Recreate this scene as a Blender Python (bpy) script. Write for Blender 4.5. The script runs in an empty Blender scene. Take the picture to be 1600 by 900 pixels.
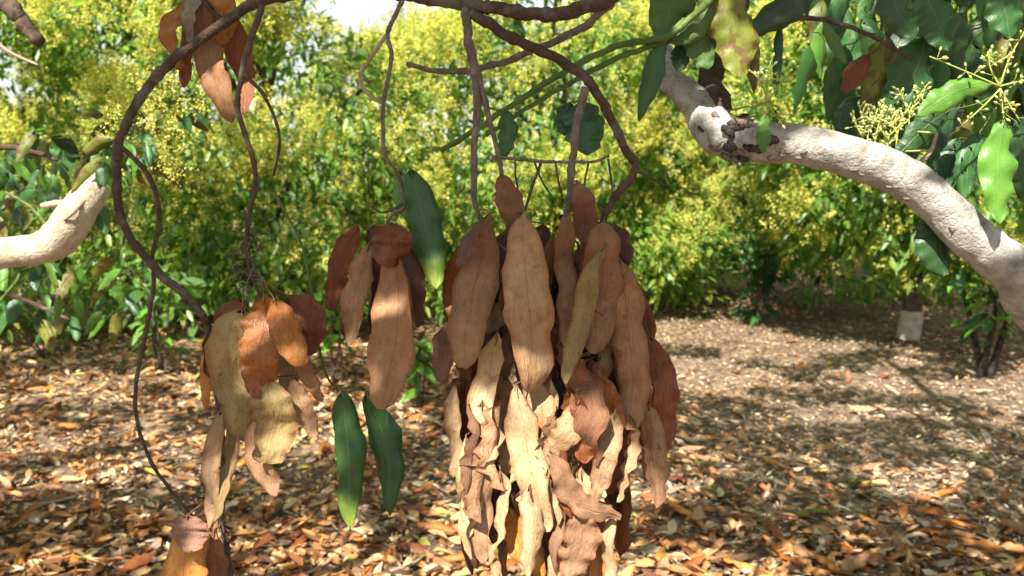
import bpy, math, random
import numpy as np
from mathutils import Vector, noise as mnoise

rng = np.random.default_rng(7)
random.seed(7)
scene = bpy.context.scene
C = scene.collection

# ------------------------------------------------------------------ camera, sky, sun
F = 1330.0                      # focal length in photograph pixels (1600 wide)
CAM = np.array([0.0, 0.0, 1.5])
PITCH = math.atan(170.0 / F)
FWD = np.array([0.0, math.cos(PITCH), -math.sin(PITCH)])
UP = np.array([0.0, math.sin(PITCH), math.cos(PITCH)])
RIGHT = np.array([1.0, 0.0, 0.0])
cam_data = bpy.data.cameras.new('camera')
cam_data.sensor_width = 36.0
cam_data.lens = 36.0 * F / 1600.0
cam_data.clip_start = 0.02
cam_data.clip_end = 2000.0
cam_data.dof.use_dof = True
cam_data.dof.focus_distance = 1.0
cam_data.dof.aperture_fstop = 8.5
cam = bpy.data.objects.new('camera', cam_data)
C.objects.link(cam)
cam.location = CAM
cam.rotation_euler = (math.pi / 2 - PITCH, 0, 0)
scene.camera = cam

SUN_EL = math.radians(50)
SUN_AZ = math.radians(-157)     # measured from +Y towards +X: behind the camera, to the left
SUN = np.array([math.sin(SUN_AZ) * math.cos(SUN_EL), math.cos(SUN_AZ) * math.cos(SUN_EL), math.sin(SUN_EL)])
world = bpy.data.worlds.new('World')
scene.world = world
world.use_nodes = True
wn = world.node_tree
sky = wn.nodes.new('ShaderNodeTexSky')
sky.sky_type = 'NISHITA'
sky.sun_disc = False
sky.sun_elevation = SUN_EL
sky.sun_rotation = SUN_AZ
sky.air_density = 1.3
sky.dust_density = 1.5
sky.ozone_density = 1.0
bg = wn.nodes['Background']
haze_mix = wn.nodes.new('ShaderNodeMix')
haze_mix.data_type = 'RGBA'
haze_mix.inputs[0].default_value = 0.58
haze_mix.inputs[7].default_value = (7.2, 7.0, 6.8, 1.0)      # thin bright high haze, even over the whole sky
wn.links.new(sky.outputs[0], haze_mix.inputs[6])
wn.links.new(haze_mix.outputs[2], bg.inputs[0])
bg.inputs[1].default_value = 0.062
sun_data = bpy.data.lights.new('sun', 'SUN')
sun_data.energy = 5.0
sun_data.angle = math.radians(0.53)
sun_data.color = (1.0, 0.94, 0.84)
sun = bpy.data.objects.new('sun', sun_data)
C.objects.link(sun)
sun.rotation_euler = Vector(SUN).to_track_quat('Z', 'Y').to_euler()
vs = scene.view_settings
vs.view_transform = 'Standard'
vs.look = 'None'
vs.gamma = 1.0
vs.exposure = 1.58
vs.use_curve_mapping = False
scene.cycles.max_bounces = 7
scene.cycles.diffuse_bounces = 4
scene.cycles.transmission_bounces = 5
scene.cycles.use_denoising = True

# ------------------------------------------------------------------ geometry helpers
def P(px, py, d):
    """a point seen at photograph pixel (px,py), d metres in front of the camera"""
    return CAM + FWD * d + RIGHT * ((px - 800) / F * d) + UP * (-(py - 450) / F * d)

def proj(p):
    q = np.atleast_2d(p) - CAM
    d = q @ FWD
    dd = np.where(np.abs(d) < 1e-6, 1e-6, d)
    return 800 + (q @ RIGHT) / dd * F, 450 - (q @ UP) / dd * F, d

def unit(v):
    v = np.asarray(v, float)
    return v / np.maximum(np.linalg.norm(v, axis=-1, keepdims=True), 1e-9)

def smoothpath(pts, n=6):
    pts = np.asarray(pts, float)
    if len(pts) < 3:
        t = np.linspace(0, 1, n + 1)[:, None]
        return pts[0] * (1 - t) + pts[-1] * t
    q = np.vstack([2 * pts[0] - pts[1], pts, 2 * pts[-1] - pts[-2]])
    out = []
    for i in range(1, len(q) - 2):
        a, b, c, d = q[i - 1], q[i], q[i + 1], q[i + 2]
        for k in range(n):
            t = k / n
            out.append(0.5 * ((2 * b) + (-a + c) * t + (2 * a - 5 * b + 4 * c - d) * t * t + (-a + 3 * b - 3 * c + d) * t ** 3))
    out.append(pts[-1])
    return np.array(out)

def tube(path, rad, sides=8, rough=0.0, seed=0.0, cap=True):
    """verts, faces of a tapered limb along a smooth path"""
    path = np.asarray(path, float)
    n = len(path)
    rad = np.asarray(rad, float) * np.ones(n)
    T = unit(np.gradient(path, axis=0))
    ref = np.array([0.31, 0.22, 0.92]) if abs(T[0] @ np.array([0, 0, 1.0])) < 0.9 else np.array([1.0, 0.1, 0])
    A = []
    a = unit(np.cross(T[0], ref))
    for i in range(n):
        a = unit(a - T[i] * (a @ T[i]))
        A.append(a)
    A = np.array(A)
    B = np.cross(T, A)
    V = []
    for i in range(n):
        for k in range(sides):
            th = 2 * math.pi * k / sides
            dirv = A[i] * math.cos(th) + B[i] * math.sin(th)
            r = rad[i]
            if rough:
                p = path[i] / max(r, 1e-4) * 0.55 + dirv * 0.9
                r *= 1 + rough * (mnoise.noise((p[0] + seed, p[1], p[2])) + 0.5 * mnoise.noise((p[0] * 2.3, p[1] * 2.3 + seed, p[2] * 2.3)))
            V.append(path[i] + dirv * r)
    Fc = []
    for i in range(n - 1):
        for k in range(sides):
            k2 = (k + 1) % sides
            Fc.append((i * sides + k, i * sides + k2, (i + 1) * sides + k2, (i + 1) * sides + k))
    if cap:
        V.append(path[0]); V.append(path[-1])
        c0, c1 = len(V) - 2, len(V) - 1
        for k in range(sides):
            k2 = (k + 1) % sides
            Fc.append((c0, k2, k))
            Fc.append((c1, (n - 1) * sides + k, (n - 1) * sides + k2))
    return np.array(V), Fc

WORLD = {}
def link(name, me, parent, origin):
    o = bpy.data.objects.new(name, me)
    C.objects.link(o)
    base = np.zeros(3)
    if parent is not None:
        o.parent = parent
        base = WORLD[parent.name]
    o.location = np.asarray(origin) - base
    WORLD[o.name] = np.asarray(origin, float)
    return o

def tag(o, label=None, cat=None, group=None, kind=None):
    if label: o['label'] = label
    if cat: o['category'] = cat
    if group: o['group'] = group
    if kind: o['kind'] = kind
    return o

def empty(name, origin, **kw):
    o = link(name, None, None, origin)
    o.empty_display_size = 0.1
    return tag(o, **kw)

def mesh_obj(name, V, Fc, mats, parent, origin=None, smooth=True, uv=None, midx=None, attrs=None):
    V = np.asarray(V, float)
    if origin is None:
        origin = V[0]
    me = bpy.data.meshes.new(name)
    me.from_pydata([tuple(v) for v in (V - origin)], [], [tuple(f) for f in Fc])
    for m in (mats if isinstance(mats, (list, tuple)) else [mats]):
        me.materials.append(m)
    if smooth:
        me.polygons.foreach_set('use_smooth', np.ones(len(me.polygons), bool))
    if midx is not None:
        me.polygons.foreach_set('material_index', np.asarray(midx, np.int32))
    if uv is not None:
        ul = me.uv_layers.new(name='UVMap')
        li = np.zeros(len(me.loops), np.int32)
        me.loops.foreach_get('vertex_index', li)
        ul.data.foreach_set('uv', np.asarray(uv, np.float32)[li].ravel())
    if attrs:
        for k, v in attrs.items():
            at = me.attributes.new(k, 'FLOAT', 'POINT')
            at.data.foreach_set('value', np.asarray(v, np.float32))
    me.update()
    return link(name, me, parent, origin)

def tri_mesh(name, V, T, mat, parent, origin, rnd, smooth=False):
    """fast mesh of many triangles (numpy arrays)"""
    me = bpy.data.meshes.new(name)
    nv, nt = len(V), len(T)
    me.vertices.add(nv); me.loops.add(nt * 3); me.polygons.add(nt)
    me.vertices.foreach_set('co', (V - np.asarray(origin)).astype(np.float32).ravel())
    me.loops.foreach_set('vertex_index', T.astype(np.int32).ravel())
    me.polygons.foreach_set('loop_start', np.arange(0, nt * 3, 3, dtype=np.int32))
    if smooth:
        me.polygons.foreach_set('use_smooth', np.ones(nt, bool))
    me.update(calc_edges=True)
    me.materials.append(mat)
    at = me.attributes.new('rnd', 'FLOAT', 'POINT')
    at.data.foreach_set('value', rnd.astype(np.float32))
    return link(name, me, parent, origin)

def mass_leaves(pos, axis, nrm, L, W, fold, bend, rnd, lod=1):
    """many small folded leaf blades: returns verts, tris, per-vertex rnd"""
    n = len(pos)
    axis = unit(axis)
    side = unit(np.cross(axis, nrm))
    up = np.cross(side, axis)
    L = (np.ones(n) * L)[:, None]; W = (np.ones(n) * W)[:, None]
    fold = (np.ones(n) * fold)[:, None]; bend = (np.ones(n) * bend)[:, None]
    if lod:
        tpl = [(0, 0), (.28, -.9), (.28, 0), (.28, .9), (.66, -.78), (.66, 0), (.66, .78), (1, 0)]
        tri = [(0, 2, 1), (0, 3, 2), (1, 2, 5), (1, 5, 4), (2, 3, 6), (2, 6, 5), (4, 5, 7), (5, 6, 7)]
    else:
        tpl = [(0, 0), (.45, -1), (.45, 0), (.45, 1), (1, 0)]
        tri = [(0, 2, 1), (0, 3, 2), (1, 2, 4), (2, 3, 4)]
    k = len(tpl)
    V = np.zeros((n, k, 3))
    for j, (t, s) in enumerate(tpl):
        V[:, j] = pos + axis * (t * L) + side * (s * W * 0.5) + up * (abs(s) * W * 0.5 * fold - bend * L * t * t)
    T = (np.arange(n)[:, None, None] * k + np.array(tri)[None]).reshape(-1, 3)
    return V.reshape(-1, 3), T, np.repeat(rnd, k)

# ------------------------------------------------------------------ materials
class NT:
    def __init__(self, name):
        self.m = bpy.data.materials.new(name)
        self.m.use_nodes = True
        self.t = self.m.node_tree
        self.t.nodes.clear()
        self.out = self.n('ShaderNodeOutputMaterial')
    def n(self, typ, **kw):
        nd = self.t.nodes.new(typ)
        for k, v in kw.items():
            setattr(nd, k, v)
        return nd
    def l(self, a, b):
        self.t.links.new(a, b)
    def val(self, x, sock):
        if hasattr(x, 'is_output') or isinstance(x, bpy.types.NodeSocket):
            self.l(x, sock)
        else:
            sock.default_value = x
    def math(self, op, a, b=0.0, c=None, clamp=False):
        nd = self.n('ShaderNodeMath', operation=op, use_clamp=clamp)
        self.val(a, nd.inputs[0]); self.val(b, nd.inputs[1])
        if c is not None: self.val(c, nd.inputs[2])
        return nd.outputs[0]
    def mix(self, f, a, b, blend='MIX'):
        nd = self.n('ShaderNodeMix', data_type='RGBA', blend_type=blend)
        self.val(f, nd.inputs[0])
        for x, s in ((a, nd.inputs[6]), (b, nd.inputs[7])):
            if isinstance(x, tuple): x = (*x[:3], 1.0)
            self.val(x, s)
        return nd.outputs[2]
    def ramp(self, f, stops, interp='LINEAR'):
        nd = self.n('ShaderNodeValToRGB')
        cr = nd.color_ramp
        cr.interpolation = interp
        while len(cr.elements) < len(stops): cr.elements.new(0.5)
        for e, (p, c) in zip(cr.elements, stops):
            e.position = p
            e.color = (*c, 1.0) if len(c) == 3 else c
        self.l(f, nd.inputs[0])
        return nd.outputs[0]
    def noise(self, vec, scale, detail=3.0, rough=0.55, dist=0.0, out=0):
        nd = self.n('ShaderNodeTexNoise')
        nd.inputs['Scale'].default_value = scale
        nd.inputs['Detail'].default_value = detail
        nd.inputs['Roughness'].default_value = rough
        nd.inputs['Distortion'].default_value = dist
        if vec is not None: self.l(vec, nd.inputs['Vector'])
        return nd.outputs[out]
    def coord(self, which='Object'):
        return self.n('ShaderNodeTexCoord').outputs[which]
    def mapscale(self, vec, sc):
        nd = self.n('ShaderNodeMapping')
        nd.inputs['Scale'].default_value = sc
        self.l(vec, nd.inputs[0])
        return nd.outputs[0]
    def bump(self, h, strength, dist):
        nd = self.n('ShaderNodeBump')
        nd.inputs['Strength'].default_value = strength
        nd.inputs['Distance'].default_value = dist
        self.l(h, nd.inputs['Height'])
        return nd.outputs[0]
    def finish(self, col, rough=0.6, spec=0.4, normal=None, trans=0.0, tcol=None):
        b = self.n('ShaderNodeBsdfPrincipled')
        self.val((*col, 1.0) if isinstance(col, tuple) else col, b.inputs['Base Color'])
        self.val(rough, b.inputs['Roughness'])
        b.inputs['Specular IOR Level'].default_value = spec
        if normal is not None: self.l(normal, b.inputs['Normal'])
        if trans > 0:
            t = self.n('ShaderNodeBsdfTranslucent')
            self.val((*tcol, 1.0) if isinstance(tcol, tuple) else tcol, t.inputs[0])
            if normal is not None: self.l(normal, t.inputs['Normal'])
            mx = self.n('ShaderNodeMixShader')
            mx.inputs[0].default_value = trans
            self.l(b.outputs[0], mx.inputs[1]); self.l(t.outputs[0], mx.inputs[2])
            self.l(mx.outputs[0], self.out.inputs[0])
        else:
            self.l(b.outputs[0], self.out.inputs[0])
        return self.m

def hero_leaf_mat(name, ca, cb, vein, rough, trans, tcol, spot=0.0, spotcol=(0.1, 0.04, 0.02), veinamt=0.5, tip=None, spec=0.35, edge=(0.20, 0.065, 0.02), crease=1.0):
    m = NT(name)
    uv = m.n('ShaderNodeUVMap').outputs[0]
    sep = m.n('ShaderNodeSeparateXYZ'); m.l(uv, sep.inputs[0])
    u, v = sep.outputs[0], sep.outputs[1]
    obj = m.coord('Object')
    oi = m.n('ShaderNodeObjectInfo').outputs['Random']
    nz = m.noise(obj, 22, 4, 0.6)
    nfine = m.noise(obj, 140, 3, 0.6)
    au = m.math('ABSOLUTE', m.math('SUBTRACT', u, 0.5))
    mid = m.math('SUBTRACT', 1.0, m.math('DIVIDE', au, 0.022), clamp=True)
    lat = m.math('SINE', m.math('MULTIPLY', m.math('SUBTRACT', m.math('MULTIPLY', v, 11.0), m.math('MULTIPLY', au, 7.0)), 6.2832))
    lat = m.math('POWER', m.math('MAXIMUM', lat, 0.0), 9.0)
    vm = m.math('MAXIMUM', mid, m.math('MULTIPLY', lat, 0.22))
    f = m.math('ADD', m.math('MULTIPLY', m.math('SUBTRACT', nz, 0.5), 2.6), m.math('ADD', m.math('MULTIPLY', m.math('SUBTRACT', nfine, 0.5), 1.0), m.math('MULTIPLY_ADD', oi, 0.5, 0.25)), clamp=True)
    col = m.mix(f, ca, cb)
    if tip is not None:  # lighter tip colour stands in for sun on the blade end
        tn = m.math('ADD', v, m.math('MULTIPLY', m.math('SUBTRACT', nz, 0.5), 0.5))
        tf = m.n('ShaderNodeMapRange'); tf.inputs[1].default_value = 0.72; tf.inputs[2].default_value = 0.98
        m.l(tn, tf.inputs[0])
        col = m.mix(tf.outputs[0], col, tip)
    col = m.mix(m.math('MULTIPLY', vm, veinamt), col, vein)
    if spot > 0:
        sp = m.noise(obj, 60, 2, 0.5)
        sf = m.n('ShaderNodeMapRange'); sf.inputs[1].default_value = 0.70 - 0.12 * spot; sf.inputs[2].default_value = 0.78 - 0.12 * spot
        m.l(sp, sf.inputs[0])
        col = m.mix(m.math('MULTIPLY', sf.outputs[0], 0.75), col, spotcol)
    if edge:      # rusty stains and speckles of the dried blade
        st = m.noise(obj, 38, 5, 0.7, 0.6)
        sm = m.n('ShaderNodeMapRange'); sm.inputs[1].default_value = 0.52; sm.inputs[2].default_value = 0.70
        m.l(st, sm.inputs[0])
        col = m.mix(m.math('MULTIPLY', sm.outputs[0], 0.5), col, edge)
        pk = m.noise(obj, 330, 2, 0.5)
        pm = m.n('ShaderNodeMapRange'); pm.inputs[1].default_value = 0.62; pm.inputs[2].default_value = 0.70
        m.l(pk, pm.inputs[0])
        col = m.mix(m.math('MULTIPLY', pm.outputs[0], 0.45), col, (0.09, 0.03, 0.012))
    hs = m.n('ShaderNodeHueSaturation')
    m.l(col, hs.inputs['Color'])
    m.l(m.math('MULTIPLY_ADD', oi, 0.46, 0.80), hs.inputs['Value'])
    m.l(m.math('MULTIPLY_ADD', oi, 0.014, 0.496), hs.inputs['Hue'])
    col = hs.outputs[0]
    if edge:
        ef = m.n('ShaderNodeMapRange'); ef.inputs[1].default_value = 0.34; ef.inputs[2].default_value = 0.5
        m.l(m.math('ADD', au, m.math('MULTIPLY', m.math('SUBTRACT', nz, 0.5), 0.28)), ef.inputs[0])
        col = m.mix(m.math('MULTIPLY', ef.outputs[0], 0.6), col, edge)
    cr = m.noise(m.mapscale(uv, (5.5, 3.6, 1.0)), 1.6, 4, 0.6)
    cr = m.math('ABSOLUTE', m.math('SUBTRACT', cr, 0.5))
    h = m.math('ADD', m.math('MULTIPLY', m.math('MINIMUM', cr, 0.12), crease * 6.5), m.math('MULTIPLY', vm, 0.45))
    h = m.math('ADD', h, m.math('ADD', m.math('MULTIPLY', nz, 1.2), m.math('MULTIPLY', nfine, 0.3)))
    rr = m.math('MULTIPLY_ADD', nfine, 0.25, rough - 0.12)
    tc = m.mix(0.5, col, tcol)
    return m.finish(col, rr, spec, m.bump(h, 0.6, 0.0013), trans, tc)

M = {}
M['pale'] = hero_leaf_mat('dry_leaf_pale_underside', (0.27, 0.145, 0.075), (0.43, 0.26, 0.15), (0.17, 0.075, 0.035), 0.72, 0.24, (0.65, 0.24, 0.05), 0.3, (0.24, 0.10, 0.06))
M['pink'] = hero_leaf_mat('dry_leaf_pinkish', (0.22, 0.10, 0.05), (0.36, 0.19, 0.105), (0.14, 0.05, 0.025), 0.7, 0.24, (0.62, 0.2, 0.04), 0.4, (0.2, 0.07, 0.04))
M['cream'] = hero_leaf_mat('dry_leaf_cream_sunlit', (0.45, 0.29, 0.15), (0.63, 0.45, 0.27), (0.30, 0.15, 0.07), 0.7, 0.26, (0.75, 0.36, 0.08), 0.3, (0.30, 0.13, 0.06))  # cream tone carries the sunlight of lit leaves in its colour
M['red'] = hero_leaf_mat('dry_leaf_red_brown', (0.15, 0.042, 0.014), (0.28, 0.088, 0.028), (0.09, 0.024, 0.01), 0.45, 0.26, (0.65, 0.15, 0.02), 0.4, (0.07, 0.02, 0.01), spec=0.5)
M['orange'] = hero_leaf_mat('dry_leaf_orange', (0.36, 0.12, 0.025), (0.55, 0.23, 0.045), (0.25, 0.07, 0.015), 0.42, 0.3, (0.85, 0.28, 0.02), 0.5, (0.2, 0.05, 0.015), spec=0.5)
M['dark'] = hero_leaf_mat('dry_leaf_dark_brown_gap_shade', (0.045, 0.016, 0.011), (0.09, 0.034, 0.02), (0.03, 0.012, 0.008), 0.5, 0.1, (0.3, 0.06, 0.02), 0.2)  # dark brown blades, also used as painted shade between leaves
M['olive'] = hero_leaf_mat('dry_leaf_olive', (0.19, 0.125, 0.05), (0.32, 0.225, 0.10), (0.15, 0.085, 0.035), 0.6, 0.18, (0.5, 0.32, 0.05), 0.3, (0.2, 0.09, 0.04))
M['mauve'] = hero_leaf_mat('dry_leaf_mauve', (0.15, 0.075, 0.055), (0.25, 0.135, 0.10), (0.09, 0.04, 0.03), 0.7, 0.12, (0.4, 0.15, 0.1))
M['greyish'] = hero_leaf_mat('dry_leaf_greyish', (0.28, 0.21, 0.15), (0.42, 0.335, 0.25), (0.2, 0.13, 0.09), 0.75, 0.15, (0.6, 0.4, 0.2))
GV = (0.16, 0.24, 0.07)
M['green'] = hero_leaf_mat('green_leaf', (0.022, 0.075, 0.018), (0.045, 0.125, 0.026), GV, 0.42, 0.28, (0.22, 0.46, 0.03), 0.1, (0.1, 0.12, 0.03), 0.5, spec=0.5, edge=None, crease=0.25)
M['green_bright'] = hero_leaf_mat('green_leaf_bright', (0.07, 0.18, 0.022), (0.13, 0.27, 0.035), (0.24, 0.34, 0.09), 0.36, 0.34, (0.34, 0.6, 0.04), 0.1, (0.1, 0.12, 0.03), 0.5, spec=0.5, edge=None, crease=0.25)
M['green_dark'] = hero_leaf_mat('green_leaf_dark', (0.014, 0.045, 0.014), (0.03, 0.085, 0.024), (0.1, 0.16, 0.06), 0.36, 0.22, (0.12, 0.30, 0.03), 0.15, (0.08, 0.06, 0.02), 0.4, spec=0.5, edge=None, crease=0.25)
M['green_under'] = hero_leaf_mat('green_leaf_underside', (0.075, 0.15, 0.045), (0.125, 0.215, 0.06), (0.2, 0.28, 0.1), 0.6, 0.28, (0.22, 0.42, 0.06), 0.1, (0.1, 0.12, 0.03), 0.5, edge=None, crease=0.25)
M['green_olive'] = hero_leaf_mat('olive_spotted_leaf', (0.10, 0.13, 0.02), (0.19, 0.19, 0.03), (0.2, 0.2, 0.06), 0.45, 0.28, (0.4, 0.4, 0.03), 1.6, (0.12, 0.05, 0.02), 0.4, edge=None, crease=0.25)
M['green_lit_tip'] = hero_leaf_mat('green_leaf_sunlit_tip', (0.022, 0.075, 0.018), (0.045, 0.125, 0.026), GV, 0.42, 0.28, (0.22, 0.46, 0.03), 0.1, (0.1, 0.12, 0.03), 0.5, tip=(0.24, 0.30, 0.04), spec=0.5, edge=None, crease=0.25)  # sunlight on the lower end painted in as a yellow green tip

def bark_mat(name, c0, c1, c2, scale, rough=0.85, bump=0.6, blotch=None):
    m = NT(name)
    o = m.coord('Object')
    n1 = m.noise(o, scale, 5, 0.65)
    n2 = m.noise(o, scale * 5, 4, 0.7)
    n3 = m.noise(o, scale * 0.35, 3, 0.6)
    col = m.ramp(n1, [(0.32, c0), (0.5, c1), (0.68, c2)])
    col = m.mix(m.math('MULTIPLY', m.math('SUBTRACT', n2, 0.35, clamp=True), 1.3, clamp=True), m.mix(0.55, col, c0), col)
    if blotch:
        f = m.n('ShaderNodeMapRange'); f.inputs[1].default_value = 0.56; f.inputs[2].default_value = 0.64
        m.l(n3, f.inputs[0])
        col = m.mix(m.math('MULTIPLY', f.outputs[0], 0.8), col, blotch)
    vo = m.n('ShaderNodeTexVoronoi', feature='DISTANCE_TO_EDGE')
    vo.inputs['Scale'].default_value = scale * 3
    m.l(m.mapscale(o, (1, 1, 1)), vo.inputs['Vector'])
    h = m.math('ADD', m.math('MULTIPLY', n2, 1.0), m.math('ADD', m.math('MULTIPLY', n1, 0.7), m.math('MULTIPLY', m.math('MINIMUM', vo.outputs[0], 0.2), 1.2)))
    return m.finish(col, rough, 0.2, m.bump(h, bump, 0.004))
M['bark_pale'] = bark_mat('pale_bark', (0.17, 0.15, 0.13), (0.42, 0.395, 0.355), (0.62, 0.60, 0.56), 38, 0.92, 0.7, (0.25, 0.245, 0.225))
M['bark_cream'] = bark_mat('cream_bark', (0.26, 0.21, 0.15), (0.52, 0.45, 0.33), (0.66, 0.60, 0.48), 26, 0.9, 0.8, (0.36, 0.31, 0.23))
M['bark_dark'] = bark_mat('dark_twig_bark', (0.045, 0.028, 0.02), (0.105, 0.068, 0.048), (0.19, 0.135, 0.10), 60, 0.8, 0.6, (0.14, 0.12, 0.095))
M['bark_grey'] = bark_mat('grey_twig_bark', (0.09, 0.07, 0.055), (0.18, 0.145, 0.115), (0.32, 0.27, 0.22), 60, 0.85, 0.5)
M['bark_tree'] = bark_mat('tree_bark', (0.06, 0.045, 0.032), (0.12, 0.092, 0.068), (0.21, 0.17, 0.13), 14, 0.9, 0.7)
M['bark_knot'] = bark_mat('knot_bark', (0.02, 0.016, 0.013), (0.055, 0.042, 0.033), (0.16, 0.13, 0.10), 40, 0.9, 0.9)
M['twig_pale'] = bark_mat('bleached_twig', (0.22, 0.16, 0.11), (0.36, 0.28, 0.20), (0.48, 0.40, 0.31), 60, 0.85, 0.4)
M['twig_green'] = bark_mat('green_shoot', (0.05, 0.085, 0.02), (0.095, 0.15, 0.035), (0.19, 0.24, 0.07), 30, 0.5, 0.2)
M['white_paint'] = bark_mat('white_painted_bark', (0.30, 0.24, 0.18), (0.58, 0.53, 0.45), (0.74, 0.71, 0.64), 12, 0.9, 0.6)
M['petiole'] = bark_mat('dry_petiole', (0.10, 0.05, 0.03), (0.2, 0.11, 0.06), (0.3, 0.19, 0.1), 60, 0.7, 0.3)

def mass_mat(name, stops, rough, trans, tmul, spec=0.4):
    m = NT(name)
    at = m.n('ShaderNodeAttribute', attribute_name='rnd')
    nz = m.noise(m.coord('Object'), 30, 2, 0.5)
    f = m.math('ADD', at.outputs['Fac'], m.math('MULTIPLY', m.math('SUBTRACT', nz, 0.5), 0.12), clamp=True)
    col = m.ramp(f, stops)
    tc = m.mix(1.0, col, tmul, 'MULTIPLY')
    return m.finish(col, rough, spec, None, trans, tc)
M['foliage'] = mass_mat('foliage_leaves', [(0.0, (0.035, 0.085, 0.02)), (0.35, (0.07, 0.15, 0.03)), (0.65, (0.125, 0.225, 0.04)), (0.88, (0.20, 0.28, 0.05)), (1.0, (0.28, 0.32, 0.07))], 0.38, 0.42, (2.6, 2.6, 1.0), 0.5)
M['blossom'] = mass_mat('blossom_flowers', [(0.0, (0.34, 0.41, 0.08)), (0.4, (0.55, 0.57, 0.12)), (0.75, (0.68, 0.66, 0.16)), (1.0, (0.78, 0.75, 0.34))], 0.7, 0.4, (1.15, 1.1, 0.7), 0.2)
LIT = [(0.0, (0.04, 0.02, 0.012)), (0.18, (0.11, 0.045, 0.018)), (0.36, (0.24, 0.095, 0.03)), (0.52, (0.38, 0.18, 0.06)), (0.68, (0.48, 0.30, 0.14)), (0.84, (0.46, 0.36, 0.23)), (0.93, (0.34, 0.29, 0.21)), (1.0, (0.34, 0.32, 0.05))]
M['litter'] = mass_mat('leaf_litter', LIT, 0.6, 0.08, (1.2, 0.8, 0.5), 0.35)
M['straw'] = mass_mat('straw_fragments', [(0.0, (0.08, 0.055, 0.04)), (0.35, (0.23, 0.165, 0.105)), (0.7, (0.42, 0.335, 0.225)), (1.0, (0.56, 0.49, 0.37))], 0.75, 0.0, (1, 1, 1), 0.2)

def ground_mat():
    m = NT('mulch_soil')
    o = m.coord('Object')
    n1 = m.noise(o, 30, 6, 0.7)
    n2 = m.noise(o, 7, 4, 0.6)
    n3 = m.noise(o, 0.8, 3, 0.55)
    vo = m.n('ShaderNodeTexVoronoi'); vo.inputs['Scale'].default_value = 26
    vo.inputs['Randomness'].default_value = 1.0
    m.l(m.mapscale(o, (1.0, 0.7, 1)), vo.inputs['Vector'])
    vs_ = m.n('ShaderNodeSeparateColor'); m.l(vo.outputs['Color'], vs_.inputs[0])
    a = m.ramp(vs_.outputs[0], [(0.0, (0.05, 0.03, 0.02)), (0.4, (0.13, 0.07, 0.035)), (0.75, (0.24, 0.145, 0.07)), (1.0, (0.34, 0.25, 0.15))])
    b = m.ramp(n1, [(0.3, (0.08, 0.06, 0.045)), (0.55, (0.22, 0.17, 0.12)), (0.75, (0.38, 0.315, 0.235))])
    col = m.mix(m.math('MULTIPLY', m.math('SUBTRACT', n3, 0.25, clamp=True), 1.8, clamp=True), a, b)
    h = m.math('ADD', n1, m.math('ADD', m.math('MULTIPLY', n2, 1.4), m.math('MULTIPLY', vs_.outputs[1], 0.8)))
    return m.finish(col, 0.9, 0.15, m.bump(h, 0.9, 0.03))
M['ground'] = ground_mat()

# ------------------------------------------------------------------ ground
def gz(x, y):
    x = np.asarray(x, float); y = np.asarray(y, float)
    return (0.035 * np.sin(x * 1.3 + 0.7 * y + 0.5) * np.sin(y * 0.9 - 0.4 * x + 1.0) + 0.018 * np.sin(x * 3.7 - y * 2.1) * np.sin(y * 3.1 + 1.3)
            + 0.010 * np.sin(x * 8.1 + y * 5.0) * np.sin(y * 7.3 - x * 3.0)) * np.clip(1.5 - np.hypot(x, y) / 40, 0.0, 1.0)

def build_ground():
    s = np.linspace(-1, 1, 181)
    a = np.sinh(s * 5.2) / math.sinh(5.2) * 400
    X, Y = np.meshgrid(a, a + 5.0)
    Z = gz(X, Y)
    V = np.stack([X.ravel(), Y.ravel(), Z.ravel()], 1)
    n = len(a)
    i = np.arange(n - 1)
    I, J = np.meshgrid(i, i)
    q = (J * n + I).ravel()
    Fc = np.stack([q, q + 1, q + n + 1, q + n], 1)
    o = mesh_obj('ground', V, Fc.tolist(), M['ground'], None, origin=np.zeros(3))
    tag(o, 'orchard floor of brown mulch and soil', 'ground', kind='structure')
build_ground()

# ------------------------------------------------------------------ leaf litter
def ground_mix(x, y):
    """0 = whole rust leaves (left, bottom), 1 = fine grey straw (right, middle distance)"""
    v = 0.5 + 0.45 * np.tanh((x - 0.2) * 0.9) + 0.25 * np.sin(x * 1.1 + y * 0.8) - 0.75 * np.clip(3.9 - y, 0, 1)
    return np.clip(v, 0, 1)

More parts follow.
